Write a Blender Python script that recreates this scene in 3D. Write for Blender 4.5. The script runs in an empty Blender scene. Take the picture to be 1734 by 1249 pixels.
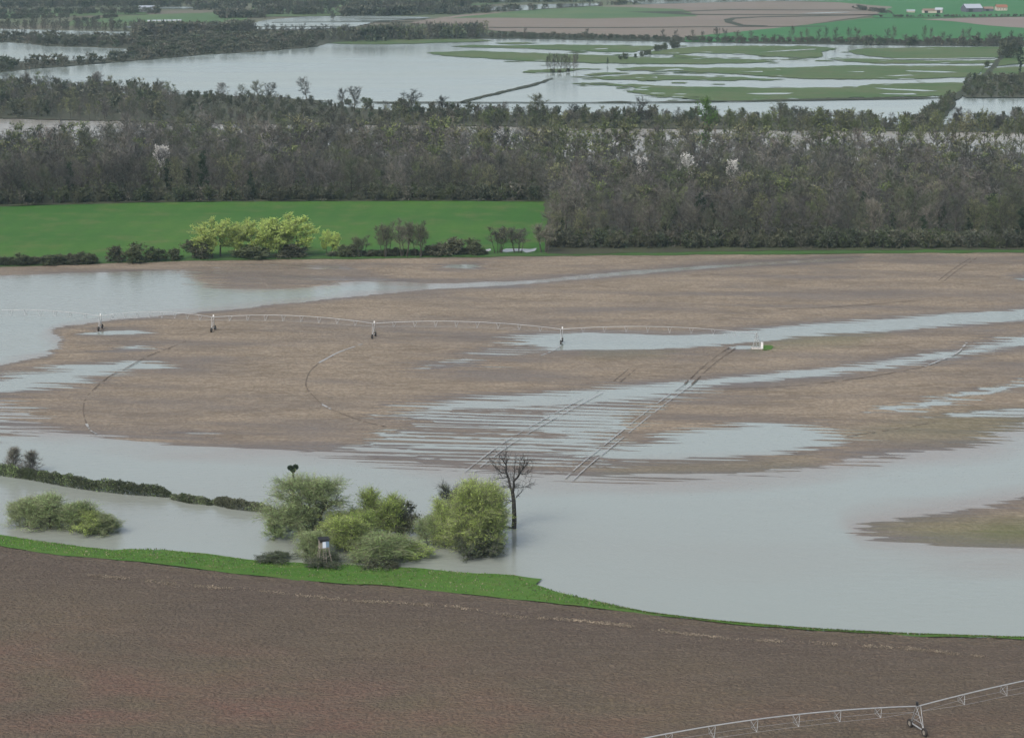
import bpy, math, random
import numpy as np
from mathutils import Vector

# ------------------------------------------------------------------ camera, sky, sun, exposure
SC = bpy.context.scene
H = 115.0; F = 3600.0; VH = -150.0
T = (624.5 - VH) / F; PIT = math.atan(T)
cam_d = bpy.data.cameras.new('camera'); cam = bpy.data.objects.new('camera', cam_d)
SC.collection.objects.link(cam); SC.camera = cam
cam.location = (0, 0, H); cam.rotation_euler = (math.pi / 2 - PIT, 0, 0)
cam_d.sensor_width = 36; cam_d.lens = F / 1734 * 36; cam_d.clip_start = 1; cam_d.clip_end = 40000

SUN_EL, SUN_AZ = 48, 215
w = bpy.data.worlds.new('World'); SC.world = w; w.use_nodes = True
nt = w.node_tree; bg = nt.nodes['Background']
sky = nt.nodes.new('ShaderNodeTexSky'); sky.sky_type = 'NISHITA'; sky.sun_disc = False
sky.sun_elevation = math.radians(SUN_EL); sky.sun_rotation = math.radians(SUN_AZ)
sky.air_density = 1.0; sky.dust_density = 4.0; sky.ozone_density = 1.0
hs = nt.nodes.new('ShaderNodeHueSaturation'); hs.inputs['Saturation'].default_value = 0.62
nt.links.new(sky.outputs[0], hs.inputs['Color']); nt.links.new(hs.outputs[0], bg.inputs['Color'])
bg.inputs['Strength'].default_value = 0.14
sd = bpy.data.lights.new('sun', 'SUN'); sd.energy = 1.1; sd.angle = math.radians(25); sd.color = (1, .97, .93)
so = bpy.data.objects.new('sun', sd); SC.collection.objects.link(so)
so.rotation_euler = (math.radians(90 - SUN_EL), 0, math.radians(180 - SUN_AZ))
SC.view_settings.view_transform = 'Standard'; SC.view_settings.look = 'None'
SC.view_settings.gamma = 1; SC.view_settings.exposure = 0.6
SC.cycles.volume_bounces = 0
SC.cycles.max_bounces = 5; SC.cycles.transparent_max_bounces = 4

R = np.random.RandomState
rnd = random.Random(7)
C = SC.collection

# ------------------------------------------------------------------ photo pixel -> point on the ground
def P(u, v, z=0.0):
    a, b = (u - 867) / F, (v - 624.5) / F
    c, s = math.cos(PIT), math.sin(PIT)
    d = (a, c - s * b, -s - c * b)
    t = (z - H) / d[2]
    return Vector((d[0] * t, d[1] * t, z))
def S(v): return math.cos(PIT) / H * (v - VH)          # photo pixels per metre at ground row v

# ------------------------------------------------------------------ noise
def vnoise(x, y, seed):
    x = np.asarray(x, float); y = np.asarray(y, float)
    xi = np.floor(x).astype(np.int64); yi = np.floor(y).astype(np.int64)
    fx = x - xi; fy = y - yi; fx = fx * fx * (3 - 2 * fx); fy = fy * fy * (3 - 2 * fy)
    tab = R(seed).rand(256, 256)
    g = lambda a, b: tab[a & 255, b & 255]
    return ((g(xi, yi) * (1 - fx) + g(xi + 1, yi) * fx) * (1 - fy) + (g(xi, yi + 1) * (1 - fx) + g(xi + 1, yi + 1) * fx) * fy) * 2 - 1
def fbm(x, y, seed, o=4):
    r = 0; a = .5; n = 0
    for k in range(o): r = r + a * vnoise(x * 2 ** k, y * 2 ** k, seed + k); n += a; a *= .55
    return r / n

# ------------------------------------------------------------------ objects
def mesh_obj(name, V, Fc, mat, parent=None, smooth=False, attrs=None, mi=None):
    me = bpy.data.meshes.new(name)
    V = np.asarray(V, np.float32)
    if isinstance(Fc, np.ndarray):
        n, k = Fc.shape
        me.vertices.add(len(V)); me.vertices.foreach_set('co', V.ravel())
        me.loops.add(n * k); me.loops.foreach_set('vertex_index', Fc.astype(np.int32).ravel())
        me.polygons.add(n); me.polygons.foreach_set('loop_start', np.arange(0, n * k, k, dtype=np.int32))
        me.polygons.foreach_set('loop_total', np.full(n, k, np.int32))
    else:
        me.from_pydata(V.tolist(), [], Fc)
    for m in (mat if isinstance(mat, (list, tuple)) else [mat]): me.materials.append(m)
    if mi is not None: me.polygons.foreach_set('material_index', np.asarray(mi, np.int32))
    if smooth: me.polygons.foreach_set('use_smooth', np.ones(len(me.polygons), bool))
    for k, a in (attrs or {}).items():
        at = me.attributes.new(k, 'FLOAT', 'POINT'); at.data.foreach_set('value', np.asarray(a, np.float32))
    me.update(calc_edges=True); me.validate()
    o = bpy.data.objects.new(name, me); C.objects.link(o)
    if parent: o.parent = parent
    return o
def empty(name, loc, rz=0, sc=1):
    o = bpy.data.objects.new(name, None); C.objects.link(o); o.location = loc; o.rotation_euler = (0, 0, rz)
    o.scale = (sc, sc, sc) if isinstance(sc, (int, float)) else sc
    o.empty_display_size = .5
    return o
def tag(o, label=None, cat=None, group=None, kind=None):
    if label: o['label'] = label
    if cat: o['category'] = cat
    if group: o['group'] = group
    if kind: o['kind'] = kind
    return o
def dup(root, loc, rz=0, sc=1, label=None, group=None):
    r = root.copy(); C.objects.link(r); r.location = loc; r.rotation_euler = (0, 0, rz)
    r.scale = (sc, sc, sc) if isinstance(sc, (int, float)) else sc
    if label: r['label'] = label
    if group: r['group'] = group
    for ch in list(root.children):
        c = ch.copy(); C.objects.link(c); c.parent = r
        for g in ch.children:
            d = g.copy(); C.objects.link(d); d.parent = c
    return r

# ------------------------------------------------------------------ materials
class G:
    def __init__(s, name):
        s.m = bpy.data.materials.new(name); s.m.use_nodes = True; s.t = s.m.node_tree
        s.b = s.t.nodes['Principled BSDF']; s.b.inputs['Specular IOR Level'].default_value = .2
        s.b.inputs['Roughness'].default_value = .9
    def n(s, k, **kw):
        x = s.t.nodes.new('ShaderNode' + k)
        for a, b in kw.items(): setattr(x, a, b)
        return x
    def l(s, a, b): s.t.links.new(a, b)
    def pos(s, sc=(1, 1, 1), rz=0, obj=False):
        if obj: src = s.n('TexCoord').outputs['Object']
        else: src = s.n('NewGeometry').outputs['Position']
        mp = s.n('Mapping'); mp.inputs['Scale'].default_value = sc; mp.inputs['Rotation'].default_value = (0, 0, rz)
        s.l(src, mp.inputs['Vector']); return mp.outputs[0]
    def noise(s, vec, scale, det=3, lo=.35, hi=.65):
        x = s.n('TexNoise'); x.inputs['Scale'].default_value = scale; x.inputs['Detail'].default_value = det
        s.l(vec, x.inputs['Vector'])
        r = s.n('MapRange'); r.inputs['From Min'].default_value = lo; r.inputs['From Max'].default_value = hi
        s.l(x.outputs[0], r.inputs['Value']); return r.outputs[0]
    def mix(s, f, a, b):
        x = s.n('Mix', data_type='RGBA')
        for i, q in ((0, f), (6, a), (7, b)):
            if isinstance(q, (tuple, float, int)): x.inputs[i].default_value = q if not isinstance(q, tuple) else (*q, 1)
            else: s.l(q, x.inputs[i])
        return x.outputs[2]
    def math(s, op, a, b=0.0):
        x = s.n('Math', operation=op)
        for i, q in ((0, a), (1, b)):
            if isinstance(q, (int, float)): x.inputs[i].default_value = q
            else: s.l(q, x.inputs[i])
        return x.outputs[0]
    def attr(s, name): return s.n('Attribute', attribute_name=name).outputs['Fac']
    def ramp(s, f, cols):
        x = s.n('ValToRGB'); e = x.color_ramp.elements
        while len(e) > 1: e.remove(e[0])
        e[0].position = cols[0][0]; e[0].color = (*cols[0][1], 1)
        for p, c in cols[1:]:
            k = e.new(p); k.color = (*c, 1)
        s.l(f, x.inputs[0]); return x.outputs[0]
    def bump(s, h, strength, dist):
        x = s.n('Bump'); x.inputs['Strength'].default_value = strength; x.inputs['Distance'].default_value = dist
        s.l(h, x.inputs['Height']); s.l(x.outputs[0], s.b.inputs['Normal'])
    def out(s, c): 
        if isinstance(c, tuple): s.b.inputs['Base Color'].default_value = (*c, 1)
        else: s.l(c, s.b.inputs['Base Color'])
        return s.m

def ground_mat(name, a, b, c=None, big=.02, small=.8, sx=1.0, rz=0.0, amt=.5):
    """two base colours in large patches, a third in fine streaks"""
    g = G(name); v = g.pos((sx, 1, 1), rz)
    col = g.mix(g.noise(v, big, 4), a, b)
    if c: col = g.mix(g.math('MULTIPLY', g.noise(v, small, 3, .45, .7), amt), col, c)
    fine = g.noise(g.pos(), small * 6, 2, .3, .7)
    col = g.mix(g.math('MULTIPLY', fine, .25), col, tuple(x * .55 for x in a))
    g.bump(fine, .5, .1)
    return g.out(col)

def leaf_mat(name, cols, rough=.8, trans=0.0):
    """colour varies from plant to plant (object random + tint attribute) and from leaf to leaf"""
    g = G(name); oi = g.n('ObjectInfo')
    f = g.math('FRACT', g.math('ADD', oi.outputs['Random'], g.attr('tint')))
    n = len(cols)
    c = g.ramp(f, [(i / max(1, n - 1), q) for i, q in enumerate(cols)])
    nz = g.noise(g.pos(), .9, 3, .3, .7)
    k = g.math('ADD', .66, g.math('MULTIPLY', nz, .68))
    k = g.math('MULTIPLY', k, g.math('ADD', .8, g.math('MULTIPLY', g.noise(g.pos(), .03, 3, .35, .65), .4)))
    hs = g.n('HueSaturation'); g.l(c, hs.inputs['Color']); g.l(k, hs.inputs['Value'])
    g.b.inputs['Roughness'].default_value = rough
    if trans:
        tr = g.n('BsdfTranslucent'); g.l(hs.outputs[0], tr.inputs['Color']); mx = g.n('MixShader'); mx.inputs[0].default_value = trans
        g.l(g.b.outputs[0], mx.inputs[1]); g.l(tr.outputs[0], mx.inputs[2]); g.l(mx.outputs[0], g.t.nodes['Material Output'].inputs['Surface'])
    return g.out(hs.outputs[0])

def flat_mat(name, c, rough=.6, spec=.3, metal=0, var=.2):
    g = G(name); nz = g.noise(g.pos(obj=True), 3, 4)
    g.b.inputs['Roughness'].default_value = rough; g.b.inputs['Specular IOR Level'].default_value = spec
    g.b.inputs['Metallic'].default_value = metal
    return g.out(g.mix(g.math('MULTIPLY', nz, var), c, tuple(x * .5 for x in c)))

def water_mat(name, body, silt, rough=.1, bump=.35, sc=.7, stretch=.5, silt_attr=False):
    g = G(name)
    v = g.pos((stretch, 1, 1), .12)
    big = g.noise(g.pos((.25, 1, 1), .1), .025, 4, .4, .75)
    f = g.math('MULTIPLY', big, .22)
    if silt_attr: f = g.math('MAXIMUM', f, g.attr('silt'))
    col = g.mix(f, body, silt)
    h = g.n('TexNoise'); h.inputs['Scale'].default_value = sc; h.inputs['Detail'].default_value = 3
    g.l(v, h.inputs['Vector'])
    h2 = g.n('TexNoise'); h2.inputs['Scale'].default_value = sc * 5; h2.inputs['Detail'].default_value = 2
    g.l(g.pos((.45, 1, 1), .5), h2.inputs['Vector'])
    g.bump(g.math('ADD', h.outputs[0], g.math('MULTIPLY', h2.outputs[0], .35)), bump, .09)
    calm = g.noise(g.pos((.3, 1, 1), .15), .012, 3, .4, .7)
    g.l(g.math('ADD', rough * .7, g.math('MULTIPLY', calm, rough * .9)), g.b.inputs['Roughness']); g.b.inputs['Specular IOR Level'].default_value = .5
    g.b.inputs['IOR'].default_value = 1.33
    return g.out(col)

M = {}
M['water'] = water_mat('flood_water', (.225, .25, .22), (.20, .168, .135), rough=.06, bump=.95, silt_attr=True)
M['far_water'] = water_mat('far_flood_water', (.235, .275, .255), (.235, .26, .23), rough=.16, bump=.5, sc=.4)
M['river'] = water_mat('river_water', (.27, .255, .22), (.25, .23, .19), rough=.2, bump=.5, sc=.5)
M['bark'] = leaf_mat('bark', [(.055, .047, .04), (.08, .072, .062), (.045, .04, .035)], .95)
M['dark_bark'] = leaf_mat('wet_dark_bark', [(.028, .026, .024), (.038, .034, .031)], .9)
M['twig'] = leaf_mat('bare_twigs', [(.06, .059, .054), (.145, .138, .128), (.05, .052, .048), (.10, .11, .065), (.062, .075, .045), (.13, .115, .10), (.038, .042, .036), (.09, .082, .078), (.15, .14, .115), (.055, .062, .042)], .95)
M['far_twig'] = leaf_mat('far_bare_twigs', [(.05, .047, .042), (.09, .082, .07), (.05, .055, .045), (.08, .075, .052)], .95)
M['willow_twig'] = leaf_mat('olive_willow_twigs', [(.17, .18, .10), (.21, .215, .13)], .9)
M['bud'] = leaf_mat('budding_leaves', [(.14, .15, .065), (.11, .145, .05), (.17, .17, .095), (.085, .12, .04)])
M['fresh'] = leaf_mat('fresh_green_leaves', [(.09, .19, .03), (.115, .21, .04)], trans=.4)
M['yellow'] = leaf_mat('yellow_green_catkins', [(.46, .55, .17), (.41, .52, .15)], trans=.4)
M['white'] = leaf_mat('white_blossom', [(.62, .61, .58), (.52, .51, .49)])
M['willow'] = leaf_mat('willow_leaves', [(.33, .44, .10), (.37, .46, .14), (.28, .43, .08)], trans=.4)
M['greywillow'] = leaf_mat('grey_willow_leaves', [(.30, .38, .18), (.26, .36, .14), (.24, .29, .15)], trans=.4)
M['bush'] = leaf_mat('dark_bush_leaves', [(.075, .10, .048), (.11, .13, .066), (.10, .105, .065), (.135, .14, .09)], trans=.4)
M['scrub'] = leaf_mat('scrub_leaves', [(.062, .068, .046), (.095, .097, .07), (.055, .074, .042), (.12, .112, .09)])
M['ivy'] = leaf_mat('ivy', [(.018, .032, .016), (.025, .04, .02)])
M['steel'] = flat_mat('galvanised_steel', (.36, .37, .37), .5, .5, .3)
M['white_paint'] = flat_mat('white_paint', (.72, .72, .70), .5)
M['tyre'] = flat_mat('muddy_tyre', (.035, .03, .027), .9)
M['black'] = flat_mat('black_box', (.02, .02, .022), .5)
M['wood'] = flat_mat('weathered_wood', (.21, .19, .16), .9)
M['panel_white'] = flat_mat('white_sheet', (.6, .66, .74), .6)
M['panel_blue'] = flat_mat('blue_sheet', (.16, .24, .33), .6)
M['straw'] = leaf_mat('straw', [(.27, .225, .165), (.2, .165, .12)])
M['conc'] = flat_mat('concrete', (.42, .40, .36), .9)

# ------------------------------------------------------------------ ground sheets
def sheet(name, pts, z, mat, jit=0.0, seed=1, step=None, label=None, cat=None, thick=0.0, kind='structure'):
    """pts are photo pixels; the outline is laid on the ground at height z, its edge broken up at metre scale"""
    W = [P(u, v, z) for u, v in pts]
    out = []
    n = len(W)
    for i in range(n):
        a, b = W[i], W[(i + 1) % n]
        d = (b - a).length
        st = step or max(1.0, d / 40)
        k = max(1, int(d / st))
        for j in range(k):
            p = a.lerp(b, j / k)
            out.append((p.x, p.y))
    A = np.array(out)
    if jit:
        A = A + np.stack([fbm(A[:, 0] / 14, A[:, 1] / 14, seed, 4) * jit * 1.6, fbm(A[:, 0] / 11, A[:, 1] / 20, seed + 9, 4) * jit * 2.2], 1)
    V = [(x, y, z) for x, y in A]
    from mathutils.geometry import tessellate_polygon
    tris = tessellate_polygon([[Vector(p) for p in V]])
    tris = [t if ((V[t[1]][0]-V[t[0]][0])*(V[t[2]][1]-V[t[0]][1])-(V[t[1]][1]-V[t[0]][1])*(V[t[2]][0]-V[t[0]][0]))>0 else (t[0],t[2],t[1]) for t in tris]
    o = mesh_obj(name, V, [list(t) for t in tris], mat)
    tag(o, kind=kind, label=label)
    return o

M['plain'] = (lambda g: g.out(g.mix(g.noise(g.pos(), .004, 3), (.07, .095, .045), (.12, .105, .08))))(G('distant_farmland'))
M['meadow'] = ground_mat('wet_meadow', (.052, .098, .03), (.085, .118, .045), (.11, .105, .06), .014, .055, .75, .4)
M['meadow_y'] = ground_mat('green_verge_far', (.06, .115, .045), (.09, .13, .055), None, .01, .1)
M['crop'] = ground_mat('young_crop', (.030, .100, .010), (.046, .122, .015), (.066, .105, .028), .03, .16, .8)
g = G('young_crop_rows'); rows_ = g.n('TexWave', wave_type='BANDS', bands_direction='X'); rows_.inputs['Scale'].default_value = .035; rows_.inputs['Distortion'].default_value = 1.2; rows_.inputs['Detail'].default_value = 2
g.l(g.pos((1, .12, 1), .6), rows_.inputs['Vector'])
c = g.mix(g.noise(g.pos((.5, 1, 1), .2), .018, 5, .38, .64), (.030, .098, .011), (.052, .122, .015))
c = g.mix(g.math('MULTIPLY', g.noise(g.pos(), .09, 4, .5, .72), .7), c, (.095, .115, .035))
c = g.mix(g.math('MULTIPLY', rows_.outputs['Fac'], .14), c, (.022, .07, .012))
c = g.mix(g.math('MULTIPLY', g.noise(g.pos(), .5, 3, .4, .65), .35), c, (.024, .08, .012))
M['crop'] = g.out(c)
M['far_crop'] = ground_mat('far_crop', (.03, .125, .035), (.04, .135, .042), None, .008, .08)
M['verge'] = ground_mat('verge_grass', (.035, .085, .018), (.045, .105, .022), (.07, .10, .035), .05, .5, .5)
M['bank'] = ground_mat('bank_grass', (.048, .12, .015), (.062, .135, .022), (.10, .13, .035), .07, .5, .5)
M['far_soil'] = ground_mat('far_ploughed', (.19, .155, .13), (.165, .135, .11), (.13, .125, .08), .006, .05, .2)
M['pink_soil'] = ground_mat('far_pink_soil', (.21, .17, .15), (.19, .15, .13), None, .006, .05, .2)
M['floor'] = ground_mat('woodland_floor', (.045, .045, .03), (.055, .065, .032), None, .05, .3)
M['scrub_floor'] = ground_mat('scrub_floor', (.05, .055, .035), (.065, .065, .045), None, .03, .3)
M['dyke'] = ground_mat('dyke_vegetation', (.035, .045, .025), (.05, .05, .035), None, .1, .4)

gm = mesh_obj('ground', [(-15000, -3000, -1.2), (15000, -3000, -1.2), (15000, 20000, -1.2), (-15000, 20000, -1.2)], [[0, 1, 2, 3]], M['plain']); tag(gm, kind='structure')

# ------------------------------------------------------------------ flooded middle field: a height field meeting a level water sheet
def inpoly(px, py, poly):
    r = np.zeros(px.shape, bool)
    n = len(poly); j = n - 1
    for i in range(n):
        xi, yi = poly[i]; xj, yj = poly[j]
        if yi != yj:
            c = ((yi > py) != (yj > py)) & (px < (xj - xi) * (py - yi) / (yj - yi) + xi); r ^= c
        j = i
    return r
AN = 5.0
def sdist(X, Y, pts):
    """signed distance (positive outside) in a frame where depth is compressed AN times"""
    W = [P(u, v) for u, v in pts]; Q = [(p.x, p.y / AN) for p in W]
    x = X; y = Y / AN; d = np.full(X.shape, 1e9); n = len(Q)
    for i in range(n):
        ax, ay = Q[i]; bx, by = Q[(i + 1) % n]; ex, ey = bx - ax, by - ay
        t = np.clip(((x - ax) * ex + (y - ay) * ey) / (ex * ex + ey * ey + 1e-9), 0, 1)
        dd = (x - ax - t * ex) ** 2 + (y - ay - t * ey) ** 2; d = np.minimum(d, dd)
    d = np.sqrt(d); return np.where(inpoly(x, y, Q), -d, d)

WATERS = [  # (polygon, streak length in metres)
 ([(-400,470),(-80,468),(0,467),(60,464),(150,462),(230,459),(340,456),(420,452),(520,451),(560,456),(610,468),(664,476),(733,480),(820,478),(906,474),(1000,464),(1100,456),(1250,446),(1400,438),(1460,436),(1450,440),(1250,451),(1100,462),(1000,471),(900,480),(740,489),(600,502),(480,514),(330,530),(200,541),(110,552),(83,559),(100,568),(97,589),(80,601),(0,619),(-80,636),(-400,690)], 1.2),
 ([(-400,680),(-80,650),(0,637),(52,630),(114,618),(166,615),(214,610),(294,611),(284,619),(221,627),(159,639),(104,651),(52,660),(0,664),(-80,668),(-400,700)], 6),
 ([(-400,690),(-80,676),(0,684),(20,700),(30,712),(60,725),(100,735),(160,737),(240,745),(300,752),(420,759),(520,762),(640,776),(780,800),(860,804),(940,806),(1060,810),(1134,808),(1272,802),(1400,790),(1428,780),(1515,768),(1594,762),(1660,752),(1695,738),(1734,722),(1900,690),(1900,1300),(-400,1300)], 5),
 ([(1000,765),(1060,755),(1134,741),(1220,724),(1265,716),(1376,717),(1418,735),(1421,744),(1376,757),(1328,767),(1255,772),(1134,778),(1050,779),(980,775)], 7),
 ([(660,704),(700,688),(800,678),(900,667),(1000,660),(1130,650),(1165,652),(1150,664),(1060,682),(1000,690),(900,699),(800,707),(700,714)], 9),
 ([(835,580),(885,569),(975,562),(1079,567),(1160,567),(1230,564),(1286,558),(1355,551),(1480,541),(1653,529),(1734,525),(1900,518),(1900,530),(1734,541),(1646,548),(1549,556),(1445,563),(1376,568),(1328,574),(1238,582),(1160,590),(975,593),(860,590)], 5),
 ([(1134,648),(1255,639),(1307,632),(1411,622),(1497,613),(1584,600),(1653,588),(1734,569),(1900,545),(1900,572),(1734,585),(1688,589),(1636,602),(1549,614),(1480,626),(1376,638),(1272,647),(1203,654),(1134,664)], 4),
 ([(140,566),(160,561),(222,559),(262,564),(200,567)], 3),
 ([(190,589),(210,585),(256,588),(230,591)], 4),
 ([(1232,588),(1250,585),(1290,586),(1286,590),(1240,591)], 1),
 ([(545,457),(570,454),(600,457),(575,460)], 3),
 ([(735,452),(780,448),(828,447),(826,452),(780,456)], 5),
 ([(1722,471),(1760,469),(1760,475),(1724,474)], 2),
 ([(700,624),(740,619),(790,617),(760,623)], 8),
]
PARTIAL = [
 ([(322,452),(335,466),(345,480),(372,491),(480,491),(545,486),(600,476),(690,479),(640,462),(560,446),(400,446)], .42, .75),  # (polygon, mean level, amplitude): rows alternately drowned
 ([(600,745),(660,725),(665,704),(760,690),(900,685),(1060,678),(1150,662),(1120,692),(1085,720),(1020,755),(950,792),(910,806),(780,802),(640,780),(480,768),(540,755)], -.10, 1.0),
 ([(930,700),(1070,690),(1110,700),(1060,735),(960,745),(900,735)], -.45, 1.0),
 ([(1440,702),(1500,686),(1600,664),(1734,640),(1900,620),(1900,650),(1734,658),(1660,672),(1600,690),(1560,701)], -.85, 1.0),
 ([(1560,704),(1640,694),(1734,688),(1900,680),(1900,705),(1734,708),(1600,710)], -.7, 1.0),
 ([(-300,676),(0,672),(60,690),(70,730),(0,760),(-300,760)], -.25, 1.0),
 ([(950,806),(1060,798),(1134,800),(1300,798),(1430,778),(1600,762),(1600,775),(1434,800),(1300,812),(1134,822),(980,824)], -.3, .8),
 ([(520,764),(640,772),(780,792),(900,800),(1000,806),(900,812),(700,792),(560,776)], -.3, 1.0),
 ([(940,798),(1010,770),(1100,776),(1250,772),(1200,782),(1080,792)], .15, .9),
 ([(700,620),(800,590),(900,580),(960,592),(880,603),(760,628)], .35, .9),
 ([(230,735),(300,728),(400,726),(370,745),(300,755),(240,748)], .5, .8),
]
LANDS = [([(1900,812),(1734,842),(1640,862),(1540,876),(1480,886),(1450,899),(1455,908),(1500,915),(1600,924),(1734,928),(1900,934)], 2.5)]
GREEN = [([(1284,584),(1306,584),(1302,591),(1286,592)], 1.0), ([(1300,575),(1420,566),(1500,565),(1440,583),(1330,587)], .45),
         ([(1000,590),(1140,594),(1120,604),(990,604)], .3), ([(1590,700),(1760,695),(1760,740),(1640,750),(1500,745),(1430,735)], .3),
         ([(1480,895),(1560,885),(1760,880),(1760,925),(1600,922)], .55), ([(1640,890),(1760,882),(1760,918),(1660,918)], .9),
         ([(1000,795),(1200,785),(1380,778),(1380,795),(1200,803),(1000,808)], .25), ([(1200,530),(1100,540),(1260,545)], .0)]

def midfield():
    xs = np.arange(-235, 235.1, .55); ys = np.arange(372, 727, .3)
    X, Y = np.meshgrid(xs, ys); nx, ny = len(xs), len(ys)
    Yr = Y + .11 * X + 2.5 * fbm(X / 60, Y / 60, 91, 2)      # rows run slightly askew
    comb = np.sin(2 * math.pi * Yr / 3.2 + 5 * vnoise(X / 60, Yr / 9, 31)) + .6 * np.sin(2 * math.pi * Yr / 1.55 + 3 * vnoise(X / 40, Yr / 8, 33))
    st = .38 * comb + .3 * vnoise(X / 40, Yr / 3.6, 3) + .42 * vnoise(X / 22, Yr / 1.5, 5) + .4 * vnoise(X / 13, Yr / .8, 8)
    st2 = .42 * comb * (1 + .6 * vnoise(X / 30, Yr / 10, 34)) + .35 * vnoise(X / 55, Yr / 4.0, 23) + .5 * vnoise(X / 30, Yr / 1.7, 25) + .5 * vnoise(X / 14, Yr / .9, 28) + .2 * vnoise(X / 2, Y / 1.2, 29)
    Hh = np.full(X.shape, 30.0)
    for k, (pl, am) in enumerate(WATERS):
        d = sdist(X + st * am * 1.8, Y + .8 * vnoise(X / 9, Y / 9, 40 + k), pl)
        Hh = np.minimum(Hh, d)
    for pl, am in LANDS:
        d = sdist(X + st * am * 1.8, Y, pl); Hh = np.maximum(Hh, -d * 1.2)
    Hh = np.minimum(Hh, 3.0)
    for pl, lev, amp in PARTIAL:
        d = sdist(X + st * 9, Y, pl); wgt = np.clip(.1 - d / .5, 0, 1)
        Hh = Hh * (1 - wgt) + wgt * np.clip(lev + .15 + amp * st2, -3, 3) * .9
    green = np.zeros(X.shape)
    for pl, a in GREEN:
        d = sdist(X + st * 4, Y, pl); green = np.maximum(green, a * np.clip(.5 - d / 3, 0, 1))
    Z = np.where(Hh > 0, .24 * (1 - np.exp(-Hh / 2.0)), .35 * (np.exp(Hh / 2.0) - 1))
    Z = Z + np.where(Hh > .2, .012 * vnoise(X / 3, Yr / .9, 60) + .01 * vnoise(X / .9, Y / .9, 61), 0)
    wet = np.clip(1 - Hh / 2.2 + .5 * fbm(X / 40, Yr / 6, 71, 3), 0, 1)
    wet = np.maximum(wet, np.clip(.2 + 1.1 * fbm(X / 45, Yr / 9, 75, 4), 0, .7))
    V = np.stack([X.ravel(), Y.ravel(), Z.ravel()], 1)
    i = np.arange(nx * ny).reshape(ny, nx)
    Fq = np.stack([i[:-1, :-1].ravel(), i[:-1, 1:].ravel(), i[1:, 1:].ravel(), i[1:, :-1].ravel()], 1)
    g = G('flooded_arable_soil')
    v = g.pos((.3, 1, 1), .11)
    c = g.mix(g.noise(v, .12, 4), (.232, .188, .135), (.155, .124, .088))
    c = g.mix(g.math('MULTIPLY', g.noise(v, .7, 3, .45, .62), .6), c, (.27, .225, .17))
    fine = g.noise(g.pos((.8, .7, 1)), 1.3, 4, .4, .6)
    c = g.mix(g.math('MULTIPLY', fine, .42), c, (.10, .078, .058))
    c = g.mix(g.math('MULTIPLY', g.attr('wet'), .85), c, (.088, .069, .054))
    c = g.mix(g.math('MULTIPLY', g.attr('green'), .8), c, (.07, .092, .026))
    g.bump(fine, .6, .12)
    g.l(g.math('ADD', .2, g.math('MULTIPLY', g.attr('wet'), .35)), g.b.inputs['Specular IOR Level'])
    rr = g.math('SUBTRACT', .95, g.math('MULTIPLY', g.attr('wet'), .5)); g.l(rr, g.b.inputs['Roughness'])
    o = mesh_obj('flooded_field', V, Fq, g.out(c), smooth=True, attrs={'wet': wet.ravel(), 'green': green.ravel()})
    tag(o, kind='structure')
    # water sheet with silt towards the shores
    xs = np.arange(-420, 421, 2.5); ys = np.arange(255, 745, 2.0); X, Y = np.meshgrid(xs, ys)
    d = np.full(X.shape, -50.0)
    main = sdist(X, Y, WATERS[2][0]); up = sdist(X, Y, WATERS[0][0]); isl = sdist(X, Y, LANDS[0][0])
    d = np.minimum(np.minimum(np.abs(main), np.abs(up) * 1.5), np.abs(isl))
    silt = np.clip(1.0 - d / 3.5 + .6 * fbm(X / 35, Y / 12, 81, 4), 0, 1) * .8
    mud = sdist(X + 3 * vnoise(X / 9, Y / 5, 83), Y, [(325,450),(560,449),(640,462),(700,474),(640,476),(545,488),(420,494),(340,484)])
    silt = np.maximum(silt, np.clip(.5 - mud / 2, 0, 1))
    V = np.stack([X.ravel(), Y.ravel(), 0 * X.ravel()], 1); nx, ny = len(xs), len(ys); i = np.arange(nx * ny).reshape(ny, nx)
    Fq = np.stack([i[:-1, :-1].ravel(), i[:-1, 1:].ravel(), i[1:, 1:].ravel(), i[1:, :-1].ravel()], 1)
    tag(mesh_obj('flood_water', V, Fq, M['water'], attrs={'silt': silt.ravel()}), kind='structure')
midfield()

sheet('grass_patch', [(1288,588),(1292,584.5),(1304,583.8),(1310,586),(1306,591.5),(1293,592.5)], .30, M['bank'], .15, 160)
# wheel ruts of the irrigator, thin sheets just proud of the soil
M['rut'] = ground_mat('wheel_rut_mud', (.11, .088, .068), (.13, .104, .08), None, .1, .5)
M['wetrut'] = water_mat('rut_water', (.27, .26, .235), (.29, .27, .24), rough=.2, bump=.1)
def rut(pts, wdt, mat, z=.24, off=0):
    W = [P(u, v, z) for u, v in pts]; D = []
    for i in range(len(W) - 1):
        k = 8
        for j in range(k):
            t = j / k
            p0 = W[max(0, i - 1)]; p1 = W[i]; p2 = W[i + 1]; p3 = W[min(len(W) - 1, i + 2)]
            D.append(.5 * ((2 * p1) + (p2 - p0) * t + (2 * p0 - 5 * p1 + 4 * p2 - p3) * t * t + (3 * p1 - p0 - 3 * p2 + p3) * t ** 3))
    D.append(W[-1]); V = []; Fc = []
    for i, p in enumerate(D):
        q = D[min(i + 1, len(D) - 1)] - D[max(i - 1, 0)]; n = Vector((-q.y, q.x, 0)).normalized()
        ww = wdt * rnd.uniform(.7, 1.3)
        V += [tuple(p + n * (off + ww / 2)), tuple(p + n * (off - ww / 2))]
        if i and rnd.random() > .16: Fc.append([2 * i - 2, 2 * i - 1, 2 * i + 1, 2 * i])
    tag(mesh_obj('wheel_rut', V, Fc, mat), kind='structure')
rut([(346,565),(294,586),(249,603),(215,622),(183,638),(149,669),(141,693),(146,716)], .32, M['rut'])
rut([(146,716),(152,727),(163,734)], .5, M['wetrut'])
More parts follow.
